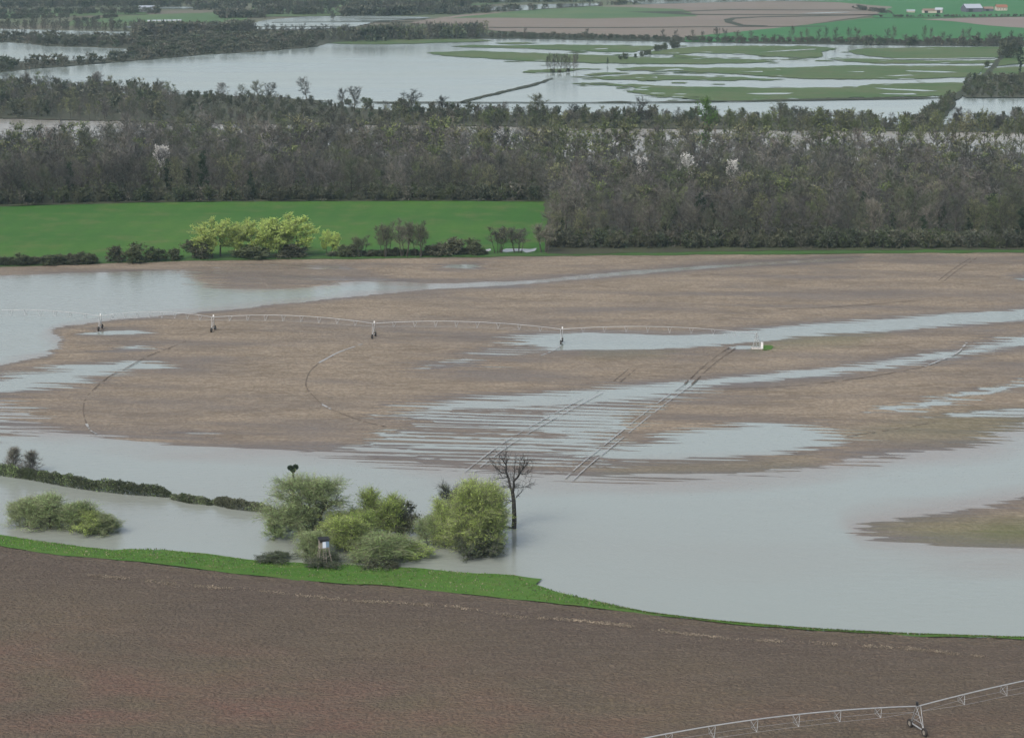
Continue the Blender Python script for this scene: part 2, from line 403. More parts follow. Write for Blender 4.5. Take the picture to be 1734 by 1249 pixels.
rut([(614,582),(574,596),(540,614)], .5, M['wetrut'])
rut([(540,614),(524,630),(518,651),(526,665),(545,684)], .32, M['rut'])
rut([(545,684),(560,692)], .5, M['wetrut'])
rut([(560,692),(590,704),(620,714),(655,722)], .3, M['rut'])
rut([(1434,738),(1515,726),(1584,714)], .32, M['rut'])
rut([(1220,658),(1300,655),(1376,650),(1480,636),(1566,620)], .3, M['rut'])
rut([(1566,620),(1600,607),(1622,596),(1637,580)], .5, M['wetrut'])
rut([(948,586),(935,594),(916,602)], .45, M['wetrut'])
for o_ in (-.9, .9):
    rut([(1240,588),(1200,618),(1165,650)], .4, M['rut'], off=o_)
    rut([(1165,650),(1110,690),(1050,738),(1000,778),(962,812)], .26, M['wetrut'], off=o_ * 1.1)
    rut([(1070,625),(1045,645)], .3, M['rut'], off=o_)
    rut([(1020,660),(960,692),(900,725),(850,756),(795,798)], .26, M['wetrut'], off=o_ * 1.1)
    rut([(1650,436),(1620,455),(1594,475)], .5, M['rut'], off=o_)
rut([(1200,528),(1400,520),(1560,508)], .4, M['rut'])

# ------------------------------------------------------------------ land sheets behind the field
sheet('verge', [(-400,452),(-80,454),(0,452),(150,447),(330,441),(600,438),(925,433),(1200,431),(1734,427),(2100,425),(2100,412),(1734,412),(900,418),(400,425),(0,434),(-400,440)], .30, M['verge'], .8, 3)
sheet('crop_field', [(-400,442),(0,436),(340,432),(925,426),(930,341),(860,341),(700,340),(560,341),(400,341),(250,343),(0,350),(-400,356)], .34, M['crop'], .8, 4)
sheet('woodland_ground', [(-900,357),(-80,352),(0,349),(250,342),(560,340),(925,340),(928,430),(1300,424),(1734,422),(2300,420),(2300,290),(1734,285),(1200,280),(900,272),(500,264),(0,255),(-900,250)], .38, M['floor'], 1.5, 5)
sheet('river', [(-1500,275),(0,275),(900,285),(1734,300),(2500,300),(2500,214),(1734,218),(1400,214),(1000,208),(600,202),(300,198),(0,192),(-1500,190)], -.6, M['river'], 1, 6)
sheet('river_bank', [(-1500,203),(0,200),(180,204),(300,208),(600,210),(1000,216),(1400,221),(1734,224),(2500,224),(2500,196),(1734,200),(1610,210),(1560,218),(1525,214),(1480,203),(1250,198),(1000,196),(800,192),(680,188),(560,180),(535,176),(552,171),(480,165),(330,160),(242,160),(104,151),(0,146),(-1500,150)], -.2, M['scrub_floor'], 2.5, 7)
sheet('flooded_meadow', [(-1500,220),(-1500,150),(-80,128),(0,123),(69,116),(221,104),(346,93),(450,87),(533,80),(550,74),(640,74),(700,72),(760,66),(800,65),(900,66),(1130,71),(1300,74),(1500,77),(1734,79),(2500,84),(2500,214),(1734,216),(1400,210),(1000,204)], -.9, M['far_water'], 3, 8)
g1 = [
 [(560,73.5),(600,69),(700,66.5),(790,66),(840,69),(780,71.5),(700,74),(640,75),(590,75)],
 [(840,72.5),(880,71.8),(916,73),(880,74.8),(850,74.3)],
 [(761,78.3),(790,76.4),(860,77.2),(949,76),(1040,76.5),(1105,79),(1108,83),(1070,88),(1020,88),(984,86),(880,82),(790,80.3)],
 [(721,89.3),(749,88),(799,86),(840,87.2),(900,90),(966,92),(1036,94),(1070,95.5),(1105,97.5),(1180,98.5),(1279,101),(1307,104),(1290,106),(1180,108.5),(1053,107.5),(1001,106.5),(900,103.5),(825,98.5),(773,95.5),(749,94)],
 [(1093,92),(1112,86),(1151,81),(1203,78),(1290,77.5),(1376,79),(1421,82),(1390,87.5),(1396,97),(1360,98),(1300,95.5),(1255,91.5),(1176,89.5),(1148,92)],
 [(1435,87),(1463,82),(1584,80),(1700,79.5),(1706,88),(1690,98),(1601,100),(1515,99),(1463,94)],
 [(1395,100),(1430,98.5),(1480,100),(1580,103),(1690,102),(1688,107),(1600,107.5),(1500,107),(1430,104)],
 [(1035,116.5),(1087,113.5),(1200,115),(1300,115),(1376,113.5),(1428,110.5),(1549,111.5),(1672,111),(1656,130),(1549,134),(1445,134.3),(1359,133),(1307,129),(1238,125),(1169,122),(1125,120),(1056,119)],
 [(1000,131.5),(1049,127.5),(1090,126),(1200,130),(1260,131),(1335,135),(1203,136),(1090,135.5),(1021,134)],
 [(992,126),(1010,123.5),(1060,123),(1061,125),(1000,127.5)],
 [(1011,143.3),(1042,142),(1090,144),(1142,146),(1203,147),(1307,149),(1442,147.5),(1480,142.5),(1584,140),(1652,139),(1632,153),(1618,162),(1480,164.5),(1376,167),(1272,171),(1200,171),(1150,166),(1142,163.5),(1090,160),(1064,155),(1083,149),(1038,145.3)],
 [(977,141.5),(985,140),(1001,140.6),(990,142.6)],
 [(880,122),(900,118.5),(930,117),(1000,115.5),(1020,117),(980,118.5),(960,121),(905,123.5)],
 [(1100,164.5),(1135,162.5),(1135,165)],
 [(1142,92),(1230,99),(1142,99)],
]
for k, q in enumerate(g1): sheet('meadow', q, -.6, M['meadow'], 3.4, 20 + k)
for k, q in enumerate([[(1006,83),(1027,81.8),(1030,83.2),(1010,84)], [(1120,117.5),(1150,116.3),(1158,118.4),(1128,119)], [(1248,121.5),(1290,120.5),(1290,122)], [(1430,121.5),(1465,121),(1460,122.3)], [(1500,128),(1540,126.8),(1552,128),(1520,129)], [(1530,119.5),(1600,121),(1622,122.6),(1600,123.3),(1540,121)], [(1264,158.5),(1300,157.3),(1344,157.8),(1330,160),(1280,160)], [(1488,158.6),(1545,158),(1550,160),(1500,160)], [(1480,149),(1560,152),(1588,154),(1560,154.6),(1500,151.5)], [(1285,88.8),(1340,84.5),(1382,82.8),(1382,83.8),(1345,86.3)], [(1500,99.3),(1600,98.8),(1685,97.4),(1685,98.4),(1600,99.9),(1520,100.5)], [(1104,131),(1114,130.2),(1112,132)]]):
    sheet('puddle', q, -.5, M['far_water'], 1.2, 60 + k)
def islets(name, n, z, mat, r0, r1, lab, seed, spread):
    r = R(seed); V = []; Fc = []
    edge = [P(u, v, z) for q in g1 for u, v in q if 880 < u < 1700]
    for k in range(n):
        p = edge[r.randint(len(edge))]; q = edge[r.randint(len(edge))]
        if (q - p).length < 160: p = p.lerp(q, r.rand())
        cx, cy = p.x + r.normal(0, spread), p.y + r.normal(0, spread * 1.5); b = len(V); m = 12; rr = r.uniform(r0, r1)
        for i in range(m):
            t = 6.283 * i / m; w_ = rr * r.uniform(.6, 1.3); V.append((cx + math.cos(t) * w_ * 1.7, cy + math.sin(t) * w_, z))
        Fc.append(list(range(b, b + m)))
    tag(mesh_obj(name, V, Fc, mat), lab, kind='stuff')
islets('grass_tussocks', 150, -.596, M['meadow'], 1.2, 5, 'scattered grass tussocks breaking the flood along the meadow islands', 41, 7)
islets('shallow_pools', 90, -.58, M['far_water'], .8, 3.2, 'small pools scattered over the flooded meadow islands', 42, 5)
# dykes and the lane
sheet('dyke', [(778,172),(800,166),(850,154),(900,142),(935,132),(938,133),(905,144),(855,156),(800,169),(785,174)], -.45, M['dyke'], 1.2, 80)
sheet('dyke', [(620,172),(760,172.4),(1000,173),(1050,171),(1080,173),(1180,170),(1250,170.5),(1400,166),(1560,164.5),(1620,165),(1560,167),(1400,169.5),(1180,173),(1050,174.2),(850,174),(640,174.2)], -.45, M['dyke'], .8, 81)
sheet('lane', [(1704,78),(1712,78),(1690,110),(1655,146),(1625,166),(1592,206),(1560,222),(1520,222),(1545,205),(1580,182),(1600,165),(1640,148),(1682,108)], -.4, M['dyke'], 1.5, 82)
sheet('scrub_ground', [(1640,132),(1700,129),(2300,128),(2300,166),(1734,165),(1632,165),(1628,152)], -.42, M['scrub_floor'], 2, 83)
sheet('meadow', [(1668,116),(1720,113),(2300,112),(2300,129),(1700,131),(1650,134)], -.43, M['meadow'], 2, 84)
sheet('meadow', [(1700,84),(1734,80),(2300,80),(2300,108),(1720,108),(1690,112)], -.44, M['meadow'], 2, 85)
# north shore and far fields
Z0 = -.9
sheet('far_shore', [(-1500,150),(-80,127.5),(0,122.5),(69,115.5),(221,103.5),(346,92.5),(450,86.5),(533,79.5),(552,74),(560,60),(440,52),(250,50),(0,60),(-1500,60)], -.7, M['scrub_floor'], 1.5, 90)
sheet('shore_strip', [(550,73),(640,70),(760,66),(900,65.5),(1130,71),(1300,74),(1500,77),(1734,79),(2500,84),(2500,66),(1734,69),(1300,66),(1000,60),(850,55),(700,58),(560,62)], -.72, M['dyke'], 1.5, 91)
sheet('ploughed_field', [(690,39),(760,44),(850,53),(1000,60),(1160,64),(1330,47),(1480,26),(1512,12),(1420,4),(1300,2),(1180,5),(1000,11),(880,18.5),(780,25)], -.66, M['far_soil'], 3, 92)
sheet('green_strip', [(760,31),(880,18.5),(1000,11),(1060,12),(1160,16),(1180,28),(1000,32),(850,30)], -.6, M['meadow_y'], 3, 93)
sheet('far_track', [(820,46),(1000,46.5),(1180,45),(1400,44),(1400,45.2),(1180,46.3),(1000,47.8),(820,47.4)], -.5, M['dyke'], .6, 94)
sheet('far_track', [(1225,33),(1240,30),(1290,28),(1400,26),(1490,24),(1490,25.2),(1400,27.3),(1290,29.5),(1245,32),(1240,36),(1260,42),(1300,43.5),(1298,45),(1250,44),(1228,38)], -.5, M['dyke'], .8, 95)
sheet('far_track', [(1060,20),(1150,19),(1230,16),(1480,17),(1480,18),(1230,17.3),(1150,20.5),(1180,24),(1500,25),(1500,26),(1170,25.5)], -.5, M['dyke'], .6, 96)
sheet('puddle', [(1353,23),(1400,21),(1440,20.5),(1430,21.6),(1390,23)], -.45, M['far_water'], .8, 97)
sheet('crop_field', [(1160,71),(1160,63),(1330,46),(1470,31),(1734,30),(2300,28),(2300,70),(1734,70),(1300,70)], -.62, M['far_crop'], 2, 98)
sheet('ploughed_field', [(1560,33),(1600,31.5),(1734,29),(2300,26),(2300,58),(1734,47.5),(1670,43),(1610,36)], -.55, M['pink_soil'], 2, 99)
sheet('crop_field', [(1500,12),(1420,4),(1330,1),(1300,-6),(2300,-8),(2300,26),(1734,28),(1480,30),(1480,26)], -.68, M['far_crop'], 2, 100)
sheet('crop_field', [(95,43),(130,34),(200,27),(330,22),(420,20),(420,36),(330,42),(200,46)], -.66, M['meadow_y'], 4, 101)
sheet('meadow', [(-900,40),(0,31),(100,28),(250,24),(250,20),(150,18),(0,20),(-900,22)], -.64, M['meadow_y'], 3, 102)
sheet('meadow', [(400,28),(430,12),(600,7),(780,8),(860,4),(700,18),(600,26),(480,28)], -.64, M['meadow_y'], 3, 103)
for k, q in enumerate([[(-300,66),(0,63),(60,62),(150,66),(220,60),(220,54),(130,52),(0,49),(-300,50)], [(-300,84),(0,72),(40,73),(80,79),(140,80),(225,83),(215,95),(170,100),(90,104),(0,104),(-300,110)],
     [(415,50),(417,42),(450,34),(520,28),(620,27),(700,28),(730,30),(700,32),(640,36),(600,46),(520,50)], [(640,26),(650,20),(664,22),(660,26)], [(755,20),(830,12),(900,8),(1010,5),(1020,9),(960,12),(880,18),(800,18)],
     [(1060,2),(1110,-4),(1600,-8),(1500,0),(1300,2),(1180,5),(1090,7)], [(800,2),(830,-1),(1000,-2),(900,3)], [(210,44.5),(230,45),(240,47),(212,47)], [(225,12),(300,10.5),(330,12),(330,14.5),(262,15),(228,15)]]):
    sheet('far_flood', q, -.56, M['far_water'], 2, 110 + k)
for k, q in enumerate([[(420,45),(600,44.5),(600,45.5),(420,46)], [(460,37.5),(700,36),(700,37),(460,38.6)], [(600,32),(720,31.5),(720,32.4),(600,33)], [(610,35),(660,34.6),(660,35.5),(612,35.8)]]):
    sheet('dyke', q, -.5, M['dyke'], .5, 130 + k)
sheet('puddle', [(812,424),(830,421),(832,424),(820,427)], .36, M['wetrut'], .3, 140)
sheet('puddle', [(848,425),(858,421),(880,421),(905,422),(880,425),(860,427)], .36, M['wetrut'], .5, 141)
sheet('puddle', [(884,425),(896,422),(908,420),(905,425),(892,428)], .37, M['wetrut'], .5, 142)

# ------------------------------------------------------------------ foreground: grass bank and ploughed field
EDGE = [(-300,880),(0,922),(101,936),(242,948),(404,967),(565,983),(700,992),(850,1009),(1028,1027),(1207,1050),(1360,1062),(1564,1073),(1734,1079),(2100,1095)]
def edge_y():
    W = [P(u, v, .3) for u, v in EDGE]; return np.array([p.x for p in W]), np.array([p.y for p in W])
EX, EY = edge_y()
sheet('grass_bank', [(-300,866),(0,906),(60,914),(140,925),(195,931),(225,928),(280,929),(330,936),(420,947),(520,953),(640,957),(700,961),(800,969),(870,973),(916,979),(905,988),(935,999),(1000,1014),(1100,1037.5),(1200,1049),(1300,1058),(1400,1066.5),(1500,1071.5),(1734,1078.5),(2100,1094)] + [(u, v + 3) for u, v in EDGE[::-1]], .28, M['bank'], .6, 150)
def foreground():
    xs = np.arange(-104, 104.1, .24); ys = np.arange(262, 395, .25); X, Y = np.meshgrid(xs, ys); nx, ny = len(xs), len(ys)
    e = np.interp(X, EX, EY) - Y + .3 * vnoise(X / 4, Y * 0, 200)       # metres inside the field
    Yr = e
    Z = .30 + .25 * (1 - np.exp(-np.maximum(e, 0) / 12)) - .32 * np.exp(-((e - .6) / .5) ** 2)
    Z = Z + (.075 * vnoise(X / .55, Y / .7, 201) + .05 * vnoise(X / 1.3, Y / .9, 202) + .025 * vnoise(X / 6, Yr / .7, 203))
    Z = np.where(e < 0, -1.0, Z)
    V = np.stack([X.ravel(), Y.ravel(), Z.ravel()], 1); i = np.arange(nx * ny).reshape(ny, nx)
    Fq = np.stack([i[:-1, :-1].ravel(), i[:-1, 1:].ravel(), i[1:, 1:].ravel(), i[1:, :-1].ravel()], 1)
    keep = (e.ravel()[Fq] > -.4).any(1); Fq = Fq[keep]
    g = G('ploughed_soil'); v = g.pos((.3, 1, 1), .25)
    c = g.mix(g.noise(g.pos(), .03, 4), (.118, .092, .056), (.092, .072, .050))
    c = g.mix(g.math('MULTIPLY', g.noise(v, .35, 4, .4, .7), .5), c, (.132, .104, .073))
    red = g.math('MULTIPLY', g.noise(g.pos((.6, 1, 1)), .09, 3, .40, .64), g.attr('red'))
    c = g.mix(red, c, (.15, .082, .062))
    c = g.mix(g.math('MULTIPLY', g.attr('dark'), .5), c, (.075, .056, .05))
    fine = g.noise(g.pos((.7, 1, 1)), 2.1, 4, .42, .6)
    c = g.mix(g.math('MULTIPLY', fine, .5), c, (.055, .042, .034))
    rows = g.noise(g.pos((.12, 1.0, 1), .2), 1.5, 3, .42, .68); c = g.mix(g.math('MULTIPLY', rows, .3), c, (.15, .12, .09))
    spk = g.noise(g.pos(), 3.6, 2, .6, .7); c = g.mix(g.math('MULTIPLY', spk, .5), c, (.23, .185, .14))
    g.bump(fine, 1.0, .2)
    red_a = np.clip((e - 25) / 40, 0, 1) * .75
    dark = np.clip(1 - (e - 12) / 26, 0, 1) * np.clip(e / 6, .3, 1)
    o = mesh_obj('ploughed_field', V, Fq, g.out(c), smooth=True, attrs={'red': red_a.ravel(), 'dark': dark.ravel()})
    tag(o, kind='structure')
    # broken straw left along an old row
    line = [(-60,948),(0,957),(60,963),(130,972),(260,985),(400,998),(520,1009),(640,1018),(760,1028),(880,1045),(1060,1058),(1200,1076),(1300,1086),(1480,1096),(1734,1113),(1800,1117)]
    W = [P(u, v, .5) for u, v in line]; lx = np.array([p.x for p in W]); ly = np.array([p.y for p in W])
    r = R(5); n = 6500; x = r.uniform(-75, 75, n); keep = (vnoise(x / 3, x * 0, 205) + .5 * vnoise(x / 1.1, x * 0, 206) + r.normal(0, .4, n)) > .08; x = x[keep]; n = len(x)
    y = np.interp(x, lx, ly) + r.normal(0, .4, n) + .8 * vnoise(x / 9, x * 0, 207)
    return x, y, r
SX, SY, SR = foreground()

def leaves(c, size, aspect=1.0, seed=0, dirs=None, jit=.6):
    """small quads: centres c (n,3), long side along dirs (or random)"""
    r = R(seed); n = len(c)
    d = r.normal(size=(n, 3)); 
    if dirs is not None: d = dirs + jit * d
    d /= np.linalg.norm(d, axis=1)[:, None] + 1e-9
    e = np.cross(d, r.normal(size=(n, 3))); e /= np.linalg.norm(e, axis=1)[:, None] + 1e-9
    s = (size * r.uniform(.6, 1.4, n))[:, None]
    a, b = d * s * .5, e * s * .5 * aspect
    V = np.stack([c - a - b, c + a - b * .6, c + a * 1.1 + b * .6, c - a * .8 + b], 1).reshape(-1, 3)
    return V, np.arange(4 * n).reshape(n, 4)
sv, sf = leaves(np.stack([SX, SY, np.full(len(SX), .58)], 1), .2, .5, 9)
tag(mesh_obj('straw', sv, sf, M['straw']), 'thin scattered line of pale straw across the brown foreground field', 'straw', kind='stuff')

# ------------------------------------------------------------------ plants
def tubes(segs, k=4):
    """segs (n,8): p0 p1 r0 r1 -> k-sided open prisms"""
    s = np.asarray(segs, float); n = len(s); p0, p1 = s[:, :3], s[:, 3:6]
    d = p1 - p0; d /= np.linalg.norm(d, axis=1)[:, None] + 1e-9
    ref = np.where(np.abs(d[:, 2:3]) > .9, [[1., 0, 0]], [[0, 0, 1.]]); a = np.cross(d, ref); a /= np.linalg.norm(a, axis=1)[:, None]; b = np.cross(d, a)
    V = np.zeros((n, 2, k, 3))
    for j in range(k):
        t = 2 * math.pi * j / k; o = math.cos(t) * a + math.sin(t) * b
        V[:, 0, j] = p0 + o * s[:, 6:7]; V[:, 1, j] = p1 + o * s[:, 7:8]
    base = np.arange(n)[:, None] * 2 * k; Fq = []
    for j in range(k):
        j2 = (j + 1) % k; Fq.append(np.concatenate([base + j, base + j2, base + k + j2, base + k + j], 1))
    return V.reshape(-1, 3), np.concatenate(Fq, 0)

def polyline(r, p, d, L, r0, r1, n, wob, up):
    segs = []; p = np.array(p, float); d = np.array(d, float); d /= np.linalg.norm(d)
    for i in range(n):
        q = p + d * L / n
        a = r0 + (r1 - r0) * i / n; b = r0 + (r1 - r0) * (i + 1) / n
        segs.append([*p, *q, a, b]); p = q
        d = d + r.normal(0, wob, 3) + np.array([0, 0, up / n]); d /= np.linalg.norm(d)
    return segs
def grow(seed, Ht, Rr, tr=.25, first=.2, nl=16, nsub=5, ntw=8, up=.5, twl=1.1, twisty=.12, prof='round', trunks=1, lean=0):
    """wood segments and twig roots (pos, dir) of a tree of height Ht and crown radius Rr"""
    r = R(seed); wood = []; tw = []; td = []
    for tk in range(trunks):
        if trunks > 1:
            a = r.uniform(0, 6.28); off = np.array([math.cos(a), math.sin(a), 0]) * Rr * .35 * r.rand(); d0 = np.array([off[0] * .12, off[1] * .12, 1.0])
        else: off = np.zeros(3); d0 = np.array([lean, r.normal(0, .03), 1.])
        hh = Ht * (.92 if trunks == 1 else r.uniform(.72, .95))
        trunk = polyline(r, off, d0, hh, tr, tr * .15, 8, .05, .1); wood += trunk
        T_ = np.array([s[:3] for s in trunk] + [trunk[-1][3:6]])
        for i in range(nl):
            t = first + (1 - first) * ((i + r.rand()) / nl); f = t * 8; k = min(7, int(f)); p = T_[k] + (T_[k + 1] - T_[k]) * (f - k)
            rel = (t - first) / (1 - first)
            if prof == 'round': ln = math.sqrt(max(.05, 1 - (rel * 1.05 - .35) ** 2 / .55))
            elif prof == 'dome': ln = math.sqrt(max(.04, 1 - (rel * .97) ** 2.2))
            elif prof == 'cone': ln = 1.05 - rel * .8
            elif prof == 'vase': ln = .55 + .5 * math.sin(rel * 2.6)
            else: ln = .5 + .3 * math.sin(rel * 3)
            L = Rr * ln * r.uniform(.75, 1.1) / (1.0 if trunks == 1 else 1.6)
            a = r.uniform(0, 6.28); el = up * (.5 + rel) + r.normal(0, .12)
            d = np.array([math.cos(a) * math.cos(el), math.sin(a) * math.cos(el), math.sin(el)])
            limb = polyline(r, p, d, L, tr * .42 * (1.1 - rel * .6), tr * .08, 4, twisty, .35); wood += limb
            for j in range(nsub):
                s = limb[min(3, int((j + r.rand()) / nsub * 4))]; q = np.array(s[:3]) + (np.array(s[3:6]) - s[:3]) * r.rand()
                dd = np.array(s[3:6]) - s[:3]; dd = dd / np.linalg.norm(dd) + r.normal(0, .55, 3) + [0, 0, .15]
                sub = polyline(r, q, dd, L * r.uniform(.3, .5), tr * .12, tr * .04, 3, twisty * 1.3, .25); wood += sub
                for m in range(ntw):
                    s2 = sub[r.randint(3)]; q2 = np.array(s2[:3]) + (np.array(s2[3:6]) - s2[:3]) * r.rand()
                    d2 = np.array(s2[3:6]) - s2[:3]; d2 = d2 / np.linalg.norm(d2) + r.normal(0, .6, 3) + [0, 0, .1]
                    tw.append(q2); td.append(d2 / np.linalg.norm(d2))
    tw = np.array(tw); td = np.array(td); sc = twl * r.uniform(.6, 1.3, len(tw))
    return wood, tw, td, sc
def twig_mesh(p, d, L, wd, seed, fork=2):
    r = R(seed); Vs = []
    for f in range(fork):
        dd = d + (r.normal(0, .35, d.shape) if f else 0); q = p if not f else p + d * L[:, None] * r.uniform(.2, .6, (len(p), 1))
        side = np.cross(dd, r.normal(size=d.shape)); side /= np.linalg.norm(side, axis=1)[:, None]
        Vs.append(np.stack([q - side * wd / 2, q + side * wd / 2, q + dd * L[:, None] * (1 if not f else .7)], 1))
    V = np.concatenate(Vs, 0); return V.reshape(-1, 3), np.arange(3 * len(V)).reshape(-1, 3)

PROTO = {}; RE = {}
def tree_parts(key, seed, Ht, Rr, leaf=None, nleaf=0, lsize=.2, aspect=.6, twmat='twig', bark='bark', wd=.07, **kw):
    wood, p, d, L = grow(seed, Ht, Rr, **kw)
    V1, F1 = tubes(wood); V2, F2 = twig_mesh(p, d, L, wd, seed)
    parts = [('trunk', V1, F1, M[bark]), ]
    if not leaf: parts.append(('crown', V2, F2, M[twmat]))
    else:
        r = R(seed + 1); i = r.randint(0, len(p), nleaf)
        c = p[i] + d[i] * (L[i] * r.uniform(.1, 1.1, nleaf))[:, None] + r.normal(0, .12, (nleaf, 3))
        V3, F3 = leaves(c, lsize, aspect, seed + 2, d[i], .7)
        F2q = np.concatenate([F2, F2[:, 2:3]], 1)   # degenerate quads removed below
        parts.append(('crown', (V2, V3), (F2, F3), (M[twmat], M[leaf])))
    cv = parts[-1][1]; cv = np.concatenate(cv, 0) if isinstance(cv, tuple) else cv
    RE[key] = float(np.percentile(np.hypot(cv[:, 0], cv[:, 1]), 94))
    PROTO[key] = (parts, float(np.percentile(cv[:, 2], 98.5)))
def build(key, name, loc, rz=0, sc=1, **t):
    parts, Ht = PROTO[key]
    o = empty(name, loc, rz, sc); tag(o, **t)
    for nm, V, Fc, m in parts:
        if isinstance(V, tuple):
            Vc = np.concatenate(V, 0); n0 = len(V[0])
            faces = Fc[0].tolist() + (Fc[1] + n0).tolist()
            mesh_obj(nm, Vc, faces, list(m), o, mi=[0] * len(Fc[0]) + [1] * len(Fc[1]))
        else: mesh_obj(nm, V, Fc, m, o)
    return o
PR = {}
def put(key, name, loc, rz=None, hgt=None, wid=1.0, **t):
    """first use builds the plant, later uses copy it"""
    Ht = PROTO[key][1]; k = (hgt or Ht) / Ht; sc = (k * wid, k * wid, k); rz = rnd.uniform(0, 6.28) if rz is None else rz
    if (key, name) not in PR:
        PR[(key, name)] = build(key, name, loc, rz, sc, **t); return PR[(key, name)]
    o = dup(PR[(key, name)], loc, rz, sc)
    for k_ in ('label', 'group'):
        if k_ in o: del o[k_]
    tag(o, **t); return o

for i in range(4):
    tree_parts('bare%d' % i, 300 + i, 16, 5.2 + i * .4, nl=18, nsub=6, ntw=9, twl=1.5, wd=.085, first=.22, up=.55, prof=('round', 'vase', 'round', 'vase')[i])
for i in range(2):
    tree_parts('bud%d' % i, 320 + i, 16, 4.8, leaf='bud', nleaf=2200, lsize=.28, nl=16, nsub=5, ntw=8, twl=1.3, wd=.07, first=.2, up=.6)
tree_parts('fresh', 330, 16, 4.8, leaf='fresh', nleaf=3200, lsize=.32, nl=16, nsub=5, ntw=8, twl=1.2, first=.15, up=.6)
tree_parts('yellow', 331, 12, 6.2, leaf='yellow', nleaf=14000, lsize=.26, nl=16, nsub=6, ntw=8, twl=1.1, first=.28, up=.5, prof='vase', trunks=2, tr=.2)
tree_parts('leafing', 336, 16, 4.8, leaf='bud', nleaf=4200, lsize=.3, nl=16, nsub=5, ntw=8, twl=1.2, first=.2, up=.6)
tree_parts('blossom', 332, 13, 4.0, leaf='white', nleaf=5200, lsize=.3, nl=14, nsub=5, ntw=8, twl=1.1, first=.25, up=.6)
tree_parts('ivied', 333, 15, 3.0, leaf='ivy', nleaf=2600, lsize=.4, nl=16, nsub=4, ntw=6, twl=.8, first=.1, up=.7, prof='col')
tree_parts('coppice', 334, 11, 4.2, nl=9, nsub=4, ntw=8, twl=1.2, wd=.07, first=.4, up=.9, trunks=6, tr=.13, leaf='bud', nleaf=1100, lsize=.22)
for i in range(3):
    tree_parts('bush%d' % i, 340 + i, 4.5, 2.8, leaf='bush', nleaf=2200, lsize=.32, nl=8, nsub=4, ntw=7, twl=.8, first=.02, up=.5, trunks=3, tr=.08)
    tree_parts('scrub%d' % i, 350 + i, 5.5, 3.6, leaf='scrub', nleaf=1500, lsize=.4, nl=8, nsub=4, ntw=7, twl=1.0, wd=.09, first=.03, up=.5, trunks=3, tr=.1, twmat='far_twig')
for i in range(3):
    tree_parts('bank%d' % i, 310 + i, 13, 5.2, nl=16, nsub=6, ntw=9, twl=1.3, wd=.12, first=.25, up=.6, tr=.34, prof=('round', 'vase', 'round')[i])
for i in range(2):
    tree_parts('far%d' % i, 360 + i, 14, 5.5, nl=15, nsub=5, ntw=7, twl=1.7, wd=.14, first=.15, up=.5, twmat='far_twig')
def join_proto(key):
    out = []
    for nm, V, Fc, m in PROTO[key][0]:
        if isinstance(V, tuple): out += [(V[0], Fc[0], m[0]), (V[1], Fc[1], m[1])]
        else: out.append((V, Fc, m))
    return out
def scatter(name, items, label, cat, keep=1.0):
    """items: (key, x, y, z, height, rz). one mesh of triangles for plants nobody could count"""
    mats = []; Vs = []; Fs = []; Ms = []; Ts = []; n0 = 0; r = R(99)
    lib = {}
    for key, x, y, z, h, rz, wdt in items:
        if key not in lib:
            a = []
            for V, Fc, m in join_proto(key):
                if Fc.shape[1] == 4: Fc = np.concatenate([Fc[:, :3], Fc[:, [0, 2, 3]]], 0)
                if m not in mats: mats.append(m)
                a.append((V, Fc, mats.index(m)))
            lib[key] = a
        k = h / PROTO[key][1]; c, s = math.cos(rz), math.sin(rz); t = r.rand()
        for V, Fc, mi in lib[key]:
            W = np.empty_like(V); W[:, 0] = (V[:, 0] * c - V[:, 1] * s) * k * wdt + x; W[:, 1] = (V[:, 0] * s + V[:, 1] * c) * k * wdt + y; W[:, 2] = V[:, 2] * k + z
            Vs.append(W); Fs.append(Fc + n0); n0 += len(V); Ms.append(np.full(len(Fc), mi)); Ts.append(np.full(len(V), t))
    o = mesh_obj(name, np.concatenate(Vs), np.concatenate(Fs), mats, mi=np.concatenate(Ms), attrs={'tint': np.concatenate(Ts)})
    tag(o, label, cat, kind='stuff'); return o
# light versions for masses
for i in range(4):
    tree_parts('lbare%d' % i, 370 + i, 15, 5.4, nl=12, nsub=4, ntw=6, twl=2.0, wd=.16, first=.2, up=.55, prof=('round', 'vase')[i % 2])
tree_parts('lbud', 380, 15, 5.0, leaf='bud', nleaf=420, lsize=.55, nl=10, nsub=3, ntw=6, twl=1.8, wd=.14, first=.2, up=.6)
tree_parts('lgreen', 381, 5, 3.4, leaf='scrub', nleaf=650, lsize=.44, nl=6, nsub=3, ntw=4, twl=1.1, wd=.15, first=.03, up=.5, trunks=2, tr=.1)
tree_parts('lbush', 382, 4, 3.0, leaf='bush', nleaf=650, lsize=.42, nl=6, nsub=3, ntw=4, twl=1.0, wd=.15, first=.03, up=.5, trunks=2, tr=.1)
for i in range(2):
    tree_parts('lfar%d' % i, 390 + i, 12, 5.0, nl=9, nsub=3, ntw=5, twl=2.2, wd=.30, first=.12, up=.5, twmat='far_twig')
tree_parts('lfarbush', 392, 5, 4.2, leaf='scrub', nleaf=170, lsize=1.0, nl=5, nsub=3, ntw=3, twl=1.4, wd=.3, first=.03, up=.5, trunks=2, tr=.12, twmat='far_twig')

